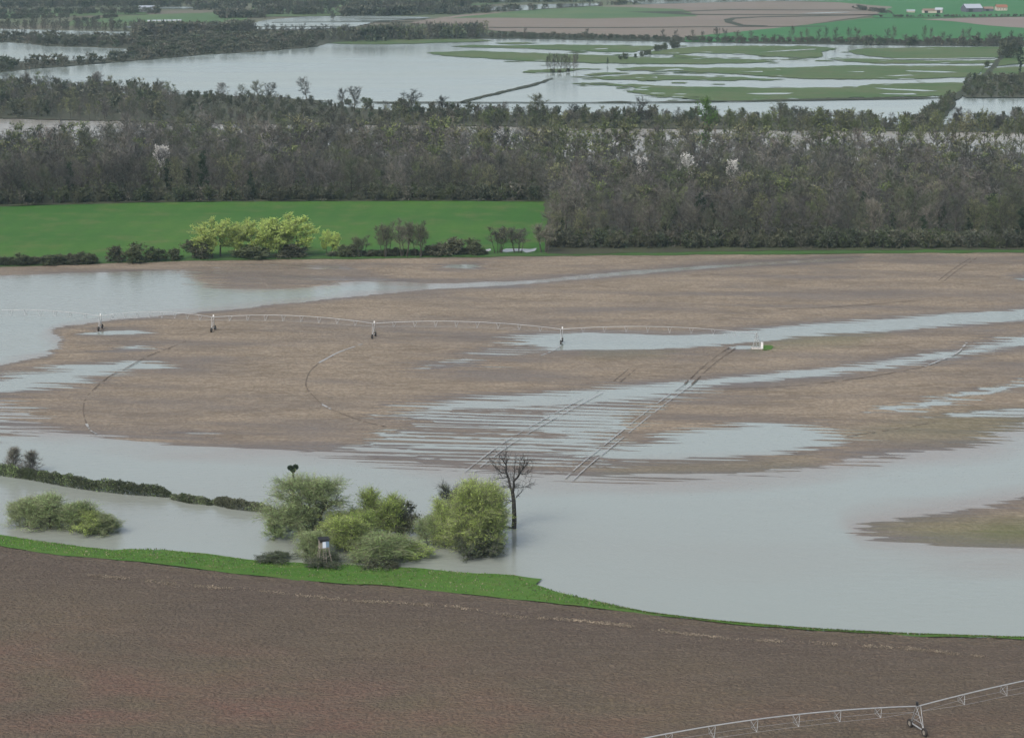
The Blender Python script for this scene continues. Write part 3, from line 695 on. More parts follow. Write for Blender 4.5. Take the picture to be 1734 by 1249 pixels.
# ------------------------------------------------------------------ the wood
def wpoly(pts, z=0): return [(p.x, p.y) for p in (P(u, v, z) for u, v in pts)]
WOOD_L = wpoly([(-500,356),(0,348),(250,341),(560,339),(925,339),(940,423),(1300,419),(1734,417),(2000,416),(2000,300),(1734,292),(1200,284),(900,274),(600,262),(300,254),(0,262),(-500,258)])
xs = [p[0] for p in WOOD_L]; ys = [p[1] for p in WOOD_L]
pts = []; sp = 8.6
for j, y in enumerate(np.arange(min(ys), max(ys), sp * .87)):
    for x in np.arange(-300, 330, sp):
        pts.append((x + (j % 2) * sp / 2 + rnd.uniform(-2.6, 2.6), y + rnd.uniform(-2.4, 2.4)))
pts = np.array(pts); pts = pts[inpoly(pts[:, 0], pts[:, 1], WOOD_L)]
u_ = 867 + pts[:, 0] / (pts[:, 1] * math.cos(PIT) + H * math.sin(PIT)) * F
pts = pts[(u_ > -110) & (u_ < 1850)]
def px(x, y): return 867 + x / (y * math.cos(PIT) + H * math.sin(PIT)) * F
SPECIAL = [(272,310),(1160,318),(1242,328),(1085,322),(460,262),(1195,268),(1405,352),(1095,290),(858,272)]
for su, sv_ in SPECIAL:      # room round the trees built one by one below
    q = P(su, sv_); pts = pts[~((np.abs(pts[:, 0] - q.x) < 6.5) & (pts[:, 1] < q.y + 5) & (pts[:, 1] > q.y - 24))]
# depth behind the local front edge
fl = wpoly([(-500,356),(0,348),(250,341),(560,339),(925,339)]); fr = wpoly([(940,423),(1300,419),(1734,417),(2000,416)])
fx = np.array([p[0] for p in fl + fr]); fy = np.array([p[1] for p in fl + fr])
depth = pts[:, 1] - np.interp(pts[:, 0], fx, fy)
order = np.argsort(depth + 8 * R(3).rand(len(depth)) + np.where(pts[:, 1] > 1000, -0, 0))
solo = set(order[:262].tolist())
items = []
LB = 'bare grey-brown tree at the front edge of the dense wood'
for i, (x, y) in enumerate(pts):
    d = depth[i]; q = rnd.random(); back = pts[i, 1] > 950 and px(x, y) > 250
    hgt = rnd.uniform(11, 16) + 3.5 * (rnd.random() < .18) + 1.5 * float(vnoise(np.array([x / 30]), np.array([y / 30]), 401)[0])
    gnoise = float(vnoise(np.array([x / 45]), np.array([y / 45]), 400)[0])
    if back: hgt += rnd.uniform(0, 6) * (1 if px(x, y) > 450 else .6)
    inview = -20 < px(x, y) < 1754
    if i in solo and inview:
        if q < .08: put('ivied', 'ivy_clad_tree', (x, y, .38), hgt=hgt * .85, label='dark ivy-clad tree at the front edge of the dense wood', cat='tree', group='ivy-clad trees along the front of the wood')
        elif q < .22: put('bud%d' % (i % 2), 'budding_tree', (x, y, .38), hgt=hgt * .92, label='tree just coming into green bud at the front edge of the dense wood', cat='tree', group='budding trees along the front of the wood')
        else: put('bare%d' % (i % 4), 'bare_tree', (x, y, .38), hgt=hgt, label=LB, cat='tree', group='bare trees along the front of the wood')
    else:
        k = 'lbud' if (q < .12 + .25 * max(0, gnoise) + (.42 if back and px(x, y) > 900 else 0)) else 'lbare%d' % (i % 4)
        items.append((k, x, y, .38, hgt, rnd.uniform(0, 6.28), rnd.uniform(.95, 1.3)))
for i in range(620):     # undergrowth, thick along the front edge
    t = rnd.random(); left = rnd.random() < .5
    u = rnd.uniform(-80, 925) if left else rnd.uniform(930, 1800)
    v = (np.interp(u, [-80, 0, 250, 560, 925], [354, 347, 341, 339, 339]) if left else 420) - rnd.expovariate(1 / 5.0)
    p = P(u, v, .38); items.append(('lbush' if rnd.random() < .6 else 'lgreen', p.x, p.y, .38, rnd.uniform(2.5, 6.5), rnd.uniform(0, 6.28), 1.1))
scatter('woodland', items, 'dense bare grey-brown wood of leafless trees behind the green field', 'wood')

def tree_px(key, name, u, v, vtop, label, group=None, cat='tree', z=.38, wid=1.0, rz=None, wpx=None):
    hgt = (v - vtop) / S(v)
    if wpx: wid = (wpx / 2 / S(v)) / (RE[key] * hgt / PROTO[key][1])
    return put(key, name, P(u, v, z), rz, hgt, wid, label=label, cat=cat, group=group)
# blossom and coloured trees inside the wood
for u, v, vt, lab, wd in [(272,310,248,'white blossoming tree standing out in the left part of the dark wood',.9), (1160,318,262,'grey-white blossoming tree in the wood, left of the brighter white one',1.0), (1242,328,272,'bright white blossoming tree in the right part of the wood',.75), (1085,322,268,'faint white-flowered tree in the wood, leftmost of the right-hand blossom trees',.9), (460,262,215,'pale blossoming tree on the far edge of the wood above the green field',.7)]:
    tree_px('blossom', 'blossom_tree', u, v, vt, lab, wid=wd)
tree_px('fresh', 'green_tree', 1195, 268, 168, 'tall fresh green tree on the far edge of the wood', wid=.9)
for u, v, vt, lab in [(1405,352,290,'small yellow-green leafing tree in the middle of the right wood'), (1095,290,232,'yellow-green tree at the far edge of the wood by the river'), (858,272,215,'dull yellow-green tree at the back of the wood left of centre')]:
    tree_px('leafing', 'leafing_tree', u, v, vt, lab, wid=.6)
for u, v, vt in [(1390,285,180),(1480,282,195),(1335,280,196),(1560,290,210),(1640,296,190),(1700,298,200),(1275,276,190),(1020,270,195),(940,268,190),(820,262,185),(700,258,190),(1120,270,190),(1165,272,200),(1230,272,182),(1255,275,200),(1300,276,188),(1365,282,192),(1420,284,184),(1445,284,200),(1520,288,192),(1535,286,200),(1585,292,186),(1612,292,200),(1665,296,184),(1728,300,192),(1060,268,196),(980,266,200),(890,264,196),(760,258,196),(650,256,196),(600,254,200),(540,254,202),(480,252,198),(420,250,196),(350,250,194),(300,248,196),(240,250,200)]:
    tree_px('bud%d' % (u % 2), 'tall_budding_tree', u + rnd.uniform(-6, 6), v, vt + 4, 'tall tree with greenish buds rising from the back of the wood against the river', 'tall budding trees along the back of the wood', wpx=rnd.uniform(34, 52))

# ------------------------------------------------------------------ hedge between crop and flooded field
bz = [(5,448,12,'grey-green bush at the left end of the hedge below the green crop field'), (40,448,15,'second bush of the hedge from the left edge'), (95,447,13,'low spreading bush in the left hedge beside the flood'), (128,446,15,'dark round bush in the left hedge, right of the low one'), (150,446,16,'bushy dark shrub left of the gap in the hedge'), (196,443,22,'dark bush right of the gap in the hedge'), (228,443,25,'broad pale-topped bush in the hedge, right of the dark one'), (268,441,18,'round dark bush alone in the hedge'), (296,440,16,'small round bush in the hedge left of the willows'), (332,438,25,'dark bush touching the left of the yellow-green willows'), (420,436,16,'dark low bush under the middle of the yellow-green willows'), (492,435,18,'dark bush under the right of the yellow-green willows'), (590,433,16,'low bush right of the yellow-green willows'), (742,432,16,'low dark bush right of the coppiced trees'), (770,431,24,'dark bush between the coppiced trees and the two round trees'), (800,431,22,'dark spiky bush left of the white puddles')]
for k, (u, v, h, lab) in enumerate(bz):
    tree_px('bush%d' % (k % 3), 'hedge_bush', u, v, v - h * 1.15, lab, cat='bush', z=.3, wpx=(26,36,52,32,34,32,52,36,28,50,70,56,34,46,42,36)[k])
for k in range(34):
    u = 8 + k * 9.6 if k < 18 else 566 + (k - 18) * 16.5
    if 158 < u < 186: continue
    tree_px('bush%d' % (k % 3), 'hedge_filler', u + rnd.uniform(-4, 4), 448 - u * .018 - (u > 550) * 4, 448 - u * .018 - (u > 550) * 4 - rnd.uniform(7, 14), 'low bush filling the hedge between the green crop and the flooded field', 'low bushes filling the hedge below the crop', 'bush', z=.3, wpx=rnd.uniform(20, 34))
for u, v, vt, wd, lab in [(372,434,373,68,'yellow-green willow at the left end of the row in the hedge'), (424,433,375,52,'yellow-green willow second from the left in the hedge row'), (458,433,374,56,'yellow-green willow third from the left in the hedge row'), (500,433,367,84,'largest yellow-green willow at the right of the hedge row'), (554,431,392,30,'small yellow-green willow standing just right of the willow row')]:
    tree_px('yellow', 'yellow_willow', u, v, vt, lab, z=.3, wpx=wd * 1.3)
for u, v, vt, wd, lab in [(612,434,400,36,'small grey coppiced shrub left of the coppiced tree row'), (655,434,378,40,'leftmost coppiced tree of the upright grey row'), (683,434,374,42,'middle coppiced tree of the upright grey row'), (712,434,378,40,'rightmost coppiced tree of the upright grey row')]:
    tree_px('coppice', 'coppiced_tree', u, v, vt, lab, z=.3, wpx=wd)
for u, v, vt, lab in [(843,428,385,'left one of two small round trees beside white puddles'), (878,428,386,'right one of two small round trees beside white puddles'), (923,428,380,'small tree at the corner of the wood beside the green field')]:
    tree_px('coppice', 'small_tree', u, v, vt, lab, z=.3, wpx=40)

# ------------------------------------------------------------------ river bank belt, meadow trees, far country
items = []
def fill(poly, sp, keys, h0, h1, z, wd=1.0, jit=.4, dens=None):
    W = wpoly(poly); xs = [p[0] for p in W]; ys = [p[1] for p in W]; out = []
    for y in np.arange(min(ys), max(ys), sp):
        for x in np.arange(min(xs), max(xs), sp): out.append((x + rnd.uniform(-jit, jit) * sp, y + rnd.uniform(-jit, jit) * sp))
    if not out: return
    A = np.array(out); A = A[inpoly(A[:, 0], A[:, 1], W)]
    for x, y in A:
        if not -130 < px(x, y) < 1860: continue
        if dens is not None and vnoise(np.array([x / 60]), np.array([y / 60]), 500)[0] < dens: continue
        items.append((rnd.choice(keys), x, y, z, rnd.uniform(h0, h1), rnd.uniform(0, 6.28), wd))
fill([(-150,205),(0,198),(180,203),(300,207),(300,160),(242,161),(104,152),(0,147),(-150,147)], 7.5, ['lbare0', 'lbare1', 'lbud', 'lgreen', 'lbare2'], 5, 12, -.2)
fill([(300,207),(560,210),(640,210),(640,188),(560,181),(480,168),(330,161),(300,161)], 7, ['lgreen', 'lbare1', 'lgreen', 'lgreen', 'lbare3', 'lbud'], 2.5, 5.5, -.2)
fill([(640,188),(640,210),(1000,214),(1400,219),(1734,222),(1880,222),(1880,200),(1734,202),(1600,212),(1500,206),(1400,202),(1000,199),(800,195)], 6.5, ['lgreen', 'lbush', 'lgreen', 'lbare0', 'lbud', 'lbare2'], 3, 8.5, -.2)
NB = len(items)
scatter('riverbank_scrub', items, 'dark tangled belt of scrub along the far bank of the river', 'scrub'); items = []
# lane hedge and scrub right of the meadow
fill([(1600,166),(1622,166),(1592,206),(1570,220),(1525,220),(1548,204),(1580,184)], 6, ['lbush', 'lgreen', 'lbush'], 3, 6, -.4)
fill([(1640,133),(1700,130),(1860,129),(1860,165),(1734,164),(1634,164),(1630,152)], 8, ['lfarbush', 'lbush', 'lbush'], 2.5, 5, -.4)
scatter('lane_scrub', items, 'dark scrub beside the lane crossing the flood at the right', 'scrub'); items = []
fill([(-150,132),(0,121.5),(69,114.5),(221,102.5),(346,91.5),(450,85.5),(533,78.5),(550,73),(540,62),(430,60),(330,62),(240,70),(228,84),(215,97),(165,103),(60,107),(-150,110)], 9.5, ['lfarbush', 'lfarbush', 'lfar0', 'lfarbush'], 4, 8, -.7)
fill([(225,66),(330,60),(560,60),(650,66),(560,66),(400,62)], 10, ['lfar0', 'lfar1'], 8, 13, -.7)
fill([(-100,49),(60,47),(240,49),(240,54),(60,51),(-100,53)], 9, ['lfar0', 'lfar1'], 7, 12, -.7)
fill([(-100,71),(20,71),(70,77),(230,80),(228,68),(130,67),(60,64),(-100,68)], 9, ['lfarbush', 'lfar0'], 5, 9, -.7)
fill([(555,71),(700,67),(830,63),(830,58),(700,59),(560,64)], 9, ['lfar0', 'lfar1', 'lfarbush', 'lbud'], 8, 14, -.7)
fill([(830,63),(1000,65),(1200,70),(1734,75),(1860,77),(1860,72),(1734,71),(1200,67),(1000,61),(830,58)], 7, ['lfarbush'], 2.5, 4.5, -.7)
fill([(1400,75),(1500,76),(1734,78),(1860,79),(1860,76),(1500,74.5)], 8, ['lfar0', 'lfar1', 'lfarbush'], 4, 9, -.7)
for a, b, w_, hh in [((-100,26),(270,22),3,7), ((-100,31),(130,30),2.2,5), ((-100,14),(340,10),3,9), ((-100,5),(480,4),4,11), ((330,16),(720,12),2.0,10), ((480,6),(1000,2),3,11), ((640,26),(760,22),3,12), ((760,24),(900,17),2,8), ((600,14),(800,10),3,11), ((900,16.5),(1080,7),1.3,6), ((1080,3),(1500,-3),2,8), ((370,30),(450,30),3,10), ((440,24),(560,24),3,10), ((0,-3),(1734,-6),3,11), ((1490,29),(1734,27.5),.7,2.5), ((120,38),(200,29),.8,4), ((230,58),(430,54),4,11), ((1440,14),(1510,24),1.2,5), ((570,27),(690,24),2.5,11), ((560,34),(570,30),2,10)]:
    n = int(abs(b[0] - a[0]) / 3.0 * max(1, w_ / 1.5))
    for i in range(n):
        t = rnd.random(); p = P(a[0] + (b[0] - a[0]) * t, a[1] + (b[1] - a[1]) * t + rnd.uniform(-w_, w_) * .5, -.7)
        items.append((rnd.choice(['lfar0', 'lfar1', 'lfarbush']) if hh > 5 else 'lfarbush', p.x, p.y, -.7, hh * rnd.uniform(.6, 1.1), rnd.uniform(0, 6.28), 1.1))
scatter('distant_woodland', items, 'far-off belts of hedges and bare trees between flooded fields along the top', 'woodland'); items = []

# single trees standing against the flood
ft = [(165,168,122,.8,'bare tree rising above the river bank scrub at the far left'), (118,158,134,.7,'slender bare tree near the left end of the river bank'), (45,162,125,.8,'bare tree at the left corner of the lake shore'), (377,168,140,.9,'small bare tree on the river bank, left of the triple group'), (413,172,143,.7,'leftmost bare tree of the small group on the river bank'), (437,172,137,.8,'middle bare tree of the small group on the river bank'), (460,172,140,.8,'rightmost bare tree of the small group on the river bank'), (519,170,131,.8,'bare tree on the tip of the river bank spit'), (580,190,150,.6,'spindly dead-looking tree right of the spit'), (600,192,147,.7,'forked spindly tree right of the spindly dead-looking one'), (697,200,152,1.0,'broad bare tree on the river bank left of centre'), (748,202,163,.9,'dark rounded bare tree on the river bank left of centre'), (820,206,178,.9,'pale budding tree low on the river bank at centre'), (858,200,172,.5,'thin bare sapling on the river bank at centre'), (912,208,160,1.15,'large rounded bare tree against the flood at centre'), (972,208,176,.8,'bare tree right of the large rounded one'), (1078,212,166,1.0,'bare spreading tree on the river bank right of centre'), (1318,222,172,.8,'upright bare tree on the river bank above the right wood'), (1350,226,180,.8,'bare tree just right of the upright one above the right wood'), (1462,225,190,.8,'rounded bare tree left of the lane'), (1625,218,182,1.0,'bare tree where the lane meets the river bank'), (1690,222,194,.9,'bare tree near the right edge on the river bank'), (1720,214,186,.8,'rightmost bare tree on the river bank')]
for k, (u, v, vt, wd, lab) in enumerate(ft):
    tree_px('bank%d' % (k % 3), 'bank_tree', u, v, vt, lab, z=-.2, wpx=(v - vt) * .9 * wd)
for k in range(10):
    tree_px('bank%d' % (k % 3), 'clump_tree', 928 + k * 5.3 + rnd.uniform(-1, 1), 121 + (k % 3) * 1.4, 91 + rnd.uniform(-2, 5), 'bare tree in the clump standing in the flood at the end of the dyke', 'clump of bare trees in the flooded meadow', z=-.6, wid=.5)
for k, (u, v) in enumerate([(935,123),(948,124),(962,122)]):
    put('bush%d' % k, 'clump_bush', P(u, v, -.6), None, 2.6, 1.5, label=('leftmost', 'middle', 'rightmost')[k] + ' dark bush at the foot of the flooded tree clump', cat='bush')
hb = [(1050,101,6),(1059,100,9),(1076,98,6),(1086,96,8),(1094,94,8),(1100,93,7),(1112,87,10),(1119,85,8),(1126,84,10),(1138,82,11),(1147,81,9)]
for k, (u, v, h) in enumerate(hb):
    put('bush%d' % (k % 3), 'dyke_bush', P(u, v, -.5), None, h / S(v) * 1.1, 1.1, label='dark bush in the short diagonal row across the flooded meadow', cat='bush', group='row of bushes on the diagonal meadow dyke')
tree_px('ivied', 'meadow_tree', 1029, 110, 98, 'small dark lone tree in the flood right of the tree clump', z=-.6)
for k, (u, v, vt, lab) in enumerate([(620,180,166,'low bush on the dyke line left of centre'), (588,178,168,'low bush on the dyke beyond the spindly trees'), (680,182,167,'low bush on the dyke line in front of the lake')]):
    put('bush%d' % k, 'dyke_shrub', P(u, v, -.4), None, (v - vt) / S(v), 1.6, label=lab, cat='bush')
rt = [(1705,98,70,'dark tree at the bend of the lane, top right'), (1727,112,78,'dark tree at the right edge above the scrub block'), (1672,113,104,'small bush on the lane below the flooded meadow corner'), (1650,140,124,'bushy tree where the lane meets the scrub block'), (1662,140,128,'small dark bush beside the bushy tree on the lane'), (1728,124,106,'small dark tree at the right edge in the meadow patch')]
for k, (u, v, vt, lab) in enumerate(rt):
    tree_px('ivied' if k % 2 else 'bush1', 'lane_tree', u, v, vt, lab, z=-.4, wid=1.3)
# thin poplars along the far shore
for k in range(34):
    u = 1195 + k * 16 + rnd.uniform(-5, 5)
    tree_px('far%d' % (k % 2), 'shore_tree', u, 74 + (u - 1200) * .008, 74 - rnd.uniform(14, 30), 'slender bare tree in the line along the far shore below the bright green field', 'slender trees along the far right shore', z=-.7, wpx=rnd.uniform(9, 18))
for u, lab in [(890,'slender bare tree by the brown field, left of the pale blob'), (995,'single slender tree below the long brown field'), (1122,'slender bare tree left of the leaning pair'), (1145,'slender tree of the pair near the meadow corner'), (1172,'leaning dark tree at the left end of the bright green field')]:
    tree_px('far0', 'field_edge_tree', u, 68 + (u - 900) * .012, 47 + (u - 900) * .012, lab, z=-.7, wpx=11)

# ------------------------------------------------------------------ islands of willow in the near flood
def near_plant(key, seed, Ht, Rr, leaf, nleaf, **kw):
    tree_parts(key, seed, Ht, Rr, leaf=leaf, nleaf=nleaf, twmat='twig' if key == 'w_bare' or leaf == 'bush' else 'willow_twig', **kw)
near_plant('w_big', 500, 14.5, 6.2, 'greywillow', 34000, lsize=.19, aspect=.3, nl=22, nsub=7, ntw=9, twl=1.9, wd=.05, first=.08, up=.7, trunks=3, tr=.22)
near_plant('w_round', 501, 6, 3.6, 'greywillow', 11000, lsize=.17, aspect=.4, nl=12, nsub=5, ntw=7, twl=.9, wd=.05, prof='dome', first=.02, up=.5, trunks=4, tr=.1)
near_plant('w_fresh', 502, 9, 4.2, 'willow', 24000, lsize=.17, aspect=.45, nl=16, nsub=6, ntw=8, twl=1.6, wd=.05, prof='dome', first=.03, up=.8, trunks=4, tr=.13)
near_plant('w_main', 513, 13, 6.0, 'willow', 46000, lsize=.2, aspect=.3, nl=26, nsub=7, ntw=9, twl=1.8, wd=.05, prof='dome', first=.03, up=.75, trunks=4, tr=.18)
near_plant('w_bare', 504, 10, 4.4, 'greywillow', 900, lsize=.16, aspect=.45, nl=16, nsub=6, ntw=9, twl=1.2, wd=.05, first=.05, up=.7, trunks=3, tr=.12)
near_plant('w_low', 505, 4.2, 4.0, 'bush', 9000, lsize=.19, aspect=.6, nl=10, nsub=5, ntw=7, twl=.9, wd=.05, prof='dome', first=.02, up=.4, trunks=4, tr=.08)
near_plant('w_lowgreen', 506, 4.2, 4.0, 'willow', 10000, lsize=.17, aspect=.5, nl=10, nsub=5, ntw=7, twl=.9, wd=.05, prof='dome', first=.02, up=.4, trunks=4, tr=.08)
near_plant('w_thick', 507, 5.5, 3.6, 'greywillow', 19000, lsize=.15, aspect=.35, nl=12, nsub=5, ntw=8, twl=1.4, wd=.05, prof='dome', first=.01, up=.9, trunks=5, tr=.08)
def near(key, name, u, v, vt, wpx, lab, cat='willow', z=-.1):
    Ht = PROTO[key][1]; hgt = (v - vt) / S(v); rr = RE[key]
    k = hgt / Ht; wid = (wpx * 1.12 / 2 / S(v)) / (rr * k)
    return put(key, name, P(u, v, z), None, hgt, wid, label=lab, cat=cat)
near('w_big', 'willow', 536, 915, 803, 122, 'tall grey-green willow in the flood, largest of the left island')
near('w_round', 'willow_bush', 468, 908, 866, 58, 'round grey-green willow bush at the left of the left island')
near('w_fresh', 'willow', 645, 905, 832, 66, 'bright green willow at the back of the left island')
near('w_fresh', 'willow', 585, 930, 868, 84, 'bright green willow in the middle front of the left island')
near('w_fresh', 'willow', 612, 918, 862, 60, 'green willow joining the tall grey one to the front thicket of the left island')
near('w_low', 'willow_bush', 678, 902, 850, 58, 'dark green bush at the right end of the left island')
near('w_thick', 'willow_bush', 636, 944, 902, 108, 'brownish green willow thicket at the front of the left island')
near('w_lowgreen', 'willow_bush', 682, 946, 922, 84, 'low bright green bush reaching right from the left island')
near('w_thick', 'willow_bush', 522, 948, 902, 60, 'grey-green willow bush beside the raised hunting hide')
near('w_low', 'bramble', 465, 949, 938, 56, 'low dark bramble on the bank left of the hunting hide', 'bramble', .2)
near('w_low', 'bramble', 550, 957, 940, 60, 'dark bramble at the foot of the hunting hide', 'bramble', .2)
near('w_low', 'bramble', 640, 958, 946, 56, 'low dark bramble on the bank right of the hunting hide', 'bramble', .2)
near('w_low', 'bramble', 669, 962, 955, 14, 'tiny dark tuft at the water edge right of the brambles', 'bramble', .2)
near('w_main', 'willow', 804, 934, 816, 84, 'large bright green willow, biggest of the right island')
near('w_bare', 'willow', 762, 905, 815, 50, 'thin half-bare willow behind the left of the right island')
near('w_thick', 'willow_bush', 736, 924, 874, 62, 'grey-green willow bush at the left foot of the right island')
near('w_low', 'willow_bush', 806, 942, 900, 74, 'dark green bush at the front foot of the right island')
near('w_fresh', 'willow', 832, 926, 850, 52, 'bright green willow filling the right side of the right island')
near('w_fresh', 'willow', 768, 926, 846, 62, 'green willow low on the left side of the right island')
near('w_bare', 'willow', 840, 905, 838, 50, 'half-bare twiggy willow between the right island and the dead tree')
near('w_thick', 'willow_bush', 46, 893, 847, 66, 'grey-green willow bush at the left of the drowned thicket')
near('w_thick', 'willow_bush', 88, 896, 841, 84, 'tallest grey-green willow bush of the drowned thicket')
near('w_thick', 'willow_bush', 128, 900, 854, 78, 'grey-green willow bush second from the right of the drowned thicket')
near('w_lowgreen', 'willow_bush', 158, 902, 864, 62, 'greener willow bush in the right half of the drowned thicket')
near('w_thick', 'willow_bush', 187, 904, 872, 54, 'low willow bush at the right end of the drowned thicket')
near('w_bare', 'hedge_tree', 18, 800, 757, 36, 'bushy bare tree at the left end of the drowned hedge', 'tree')
near('w_bare', 'hedge_tree', 47, 802, 762, 34, 'bare grey tree beside the leftmost one on the drowned hedge', 'tree')

def hedge(path, hm, seed, lab, mats=('bush', 'scrub', 'greywillow')):
    """clipped hedge standing in water: stems and foliage along a path"""
    W = [P(u, v, 0) for u, v in path]; r = R(seed); root = empty('hedge', W[0]); tag(root, lab, 'hedge')
    L = [0]
    for i in range(1, len(W)): L.append(L[-1] + (W[i] - W[i - 1]).length)
    L = np.array(L); wx = np.array([p.x for p in W]); wy = np.array([p.y for p in W]); tot = L[-1]
    n = int(tot * 620); t = r.uniform(0, tot, n); hh = hm * (1 + .16 * vnoise(t / 1.7, t * 0, seed) + .14 * vnoise(t / 6, t * 0, seed + 1)) * np.minimum(1, .45 + np.minimum(t, tot - t) / 5)
    a = r.uniform(0, math.pi, n); rad = np.sqrt(r.uniform(.35, 1, n)) * (1 + .2 * vnoise(t / .8, a * 3, seed + 2))
    ox = np.cos(a) * rad * .95; oz = np.maximum(.03, np.sin(a) ** .7 * rad) * hh
    off = r.uniform(0, 1, n)
    X = np.interp(t, L, wx) + r.normal(0, .15, n) - wx[0]; Y = np.interp(t, L, wy) + ox * 1.1 - wy[0]
    c = np.stack([X, Y, oz], 1); dirs = np.stack([np.zeros(n), ox * .5, np.ones(n)], 1)
    sel = r.rand(n) + .5 * vnoise(t / 3.5, t * 0, seed + 3)
    for k, m in enumerate(mats):
        q = (sel < .5) if k == 0 else ((sel >= .5) & (sel < .9)) if k == 1 else (sel >= .9)
        V, Fq = leaves(c[q], .24, .6, seed + 5 + k, dirs[q], .6)
        mesh_obj('foliage', V, Fq, M[m], root)
    segs = []
    for i in range(int(tot * 3)):
        s = r.uniform(0, tot); x = np.interp(s, L, wx) - wx[0]; y = np.interp(s, L, wy) - wy[0] + r.uniform(-.6, .6)
        segs += polyline(r, (x, y, -.3), (r.normal(0, .25), r.normal(0, .25), 1), hm * r.uniform(.7, 1.15), .03, .01, 3, .1, .2)
    V, Fq = tubes(segs, 3); mesh_obj('stems', V, Fq, M['bark'], root)
hedge([(-60,792),(0,803),(60,812),(100,820),(150,828),(220,836),(288,840)], 2.3, 600, 'long even drowned hedge running from the left edge into the flood')
hedge([(291,843),(320,850),(352,853),(358,854)], 1.6, 620, 'short low middle piece of the drowned hedge, after the gap')
hedge([(360,852),(392,860),(430,864),(462,866)], 1.7, 640, 'last low piece of the drowned hedge tapering towards the willows')

# dead tree
def dead_tree():
    base = P(869, 895, -.1); k = S(895); root = empty('dead_tree', base); tag(root, 'tall dark leafless dead tree standing in the flood right of the willows', 'tree')
    r = R(77); wood = []
    def pt(u, v, y=0): return np.array([(u - 869) / k, y, (895 - v) / k])
    def path(ps, r0, r1):
        out = []
        for i in range(len(ps) - 1):
            a = r0 + (r1 - r0) * i / (len(ps) - 1); b = r0 + (r1 - r0) * (i + 1) / (len(ps) - 1); out.append([*ps[i], *ps[i + 1], a, b])
        return out
    trunk = path([pt(870,896), pt(871,880), pt(870.5,862), pt(870,846), pt(868,832)], .50, .36)
    Lm = path([pt(868,832), pt(864,822,.2), pt(861,808,.5), pt(857,796,.4), pt(857,784,.2), pt(851,774,0), pt(845,768,-.2)], .30, .06)
    Rm = path([pt(868,832), pt(870,820,-.3), pt(870,810,-.5), pt(876,804,-.6), pt(882,794,-.5), pt(890,784,0), pt(898,774,.3)], .30, .05)
    extra = [path([pt(857,786,.2), pt(858,775,.6), pt(856,761,.7)], .12, .03), path([pt(870,812,-.4), pt(871,795,.3), pt(872,778,.6)], .14, .03), path([pt(878,803,-.5), pt(879,788,-.9), pt(883,770,-1)], .13, .03),
             path([pt(884,792,-.4), pt(888,778,-1), pt(888,768,-1)], .1, .03), path([pt(858,800,.4), pt(848,798,1), pt(838,790,1.3), pt(832,782,1.2)], .1, .03), path([pt(860,806,.5), pt(846,805,-.5), pt(834,808,-1)], .1, .02),
             path([pt(867,846,0), pt(856,845,.6), pt(844,846,1), pt(838,842,1)], .09, .02), path([pt(866,846), pt(858,850,-1), pt(852,855,-1.2)], .08, .02), path([pt(870,822,-.3), pt(882,820,-1), pt(892,817,-1.2), pt(900,812,-1)], .09, .02),
             path([pt(865,822,.2), pt(852,822,.7), pt(846,826,1)], .07, .02), path([pt(871,845), pt(876,838,.4), pt(883,833,.6)], .06, .015), path([pt(858,790,.3), pt(848,786,1.4), pt(838,785,1.8)], .08, .02), path([pt(880,797,-.5), pt(892,796,-1.2), pt(900,790,-1.4)], .08, .02), path([pt(870,895), pt(863,893,.3), pt(856,892,.6)], .16, .1)]
    limbs = [Lm, Rm] + extra
    tw = []; td = []
    for li in limbs:
        for s in li:
            p, q = np.array(s[:3]), np.array(s[3:6]); ln = np.linalg.norm(q - p)
            for j in range(int(ln * 3.4) + 1):
                a = p + (q - p) * r.rand(); d = (q - p) / ln + r.normal(0, .75, 3) + [0, 0, .15]
                if a[2] < 4: continue
                sub = polyline(r, a, d, r.uniform(.8, 2.1), .035, .014, 4, .22, .4); wood += sub
                for m in range(8):
                    s2 = sub[r.randint(4)]; tw.append(s2[3:6]); dd = np.array(s2[3:6]) - s2[:3]; dd = dd / np.linalg.norm(dd) + r.normal(0, .5, 3); td.append(dd / np.linalg.norm(dd))
    V, Fq = tubes(trunk, 10); mesh_obj('trunk', V, Fq, M['dark_bark'], root, smooth=True)
    V, Fq = tubes(sum(limbs, []) + wood, 6); mesh_obj('branches', V, Fq, M['dark_bark'], root)
    V, Fq = twig_mesh(np.array(tw), np.array(td), r.uniform(.4, 1.1, len(tw)), .03, 5); mesh_obj('twigs', V, Fq, M['dark_bark'], root)
dead_tree()

# pollard with a heart-shaped ivy head, behind the big willow
def pollard():
    base = P(498, 872, -.1); k = S(872); root = empty('pollard_tree', base); tag(root, 'thin dark pole-like tree topped by a heart-shaped black ivy clump above the willows', 'tree')
    top = (872 - 790) / k; r = R(12)
    V, Fq = tubes(polyline(r, (0, 0, -.2), (0, 0, 1), top - .3, .26, .2, 6, .015, 0), 8); mesh_obj('trunk', V, Fq, M['dark_bark'], root, smooth=True)
    cs = []
    for cx, cz, rx, rz_ in [(-.55, .15, .55, .45), (.5, .3, .55, .5), (0, -.3, .55, .5)]:
        n = 900; d = r.normal(size=(n, 3)); d /= np.linalg.norm(d, axis=1)[:, None]; d *= r.uniform(.5, 1, (n, 1))
        cs.append(d * [rx, .55, rz_] + [cx, 0, top + cz])
    V, Fq = leaves(np.concatenate(cs), .2, .9, 3); mesh_obj('crown', V, Fq, M['ivy'], root)
pollard()

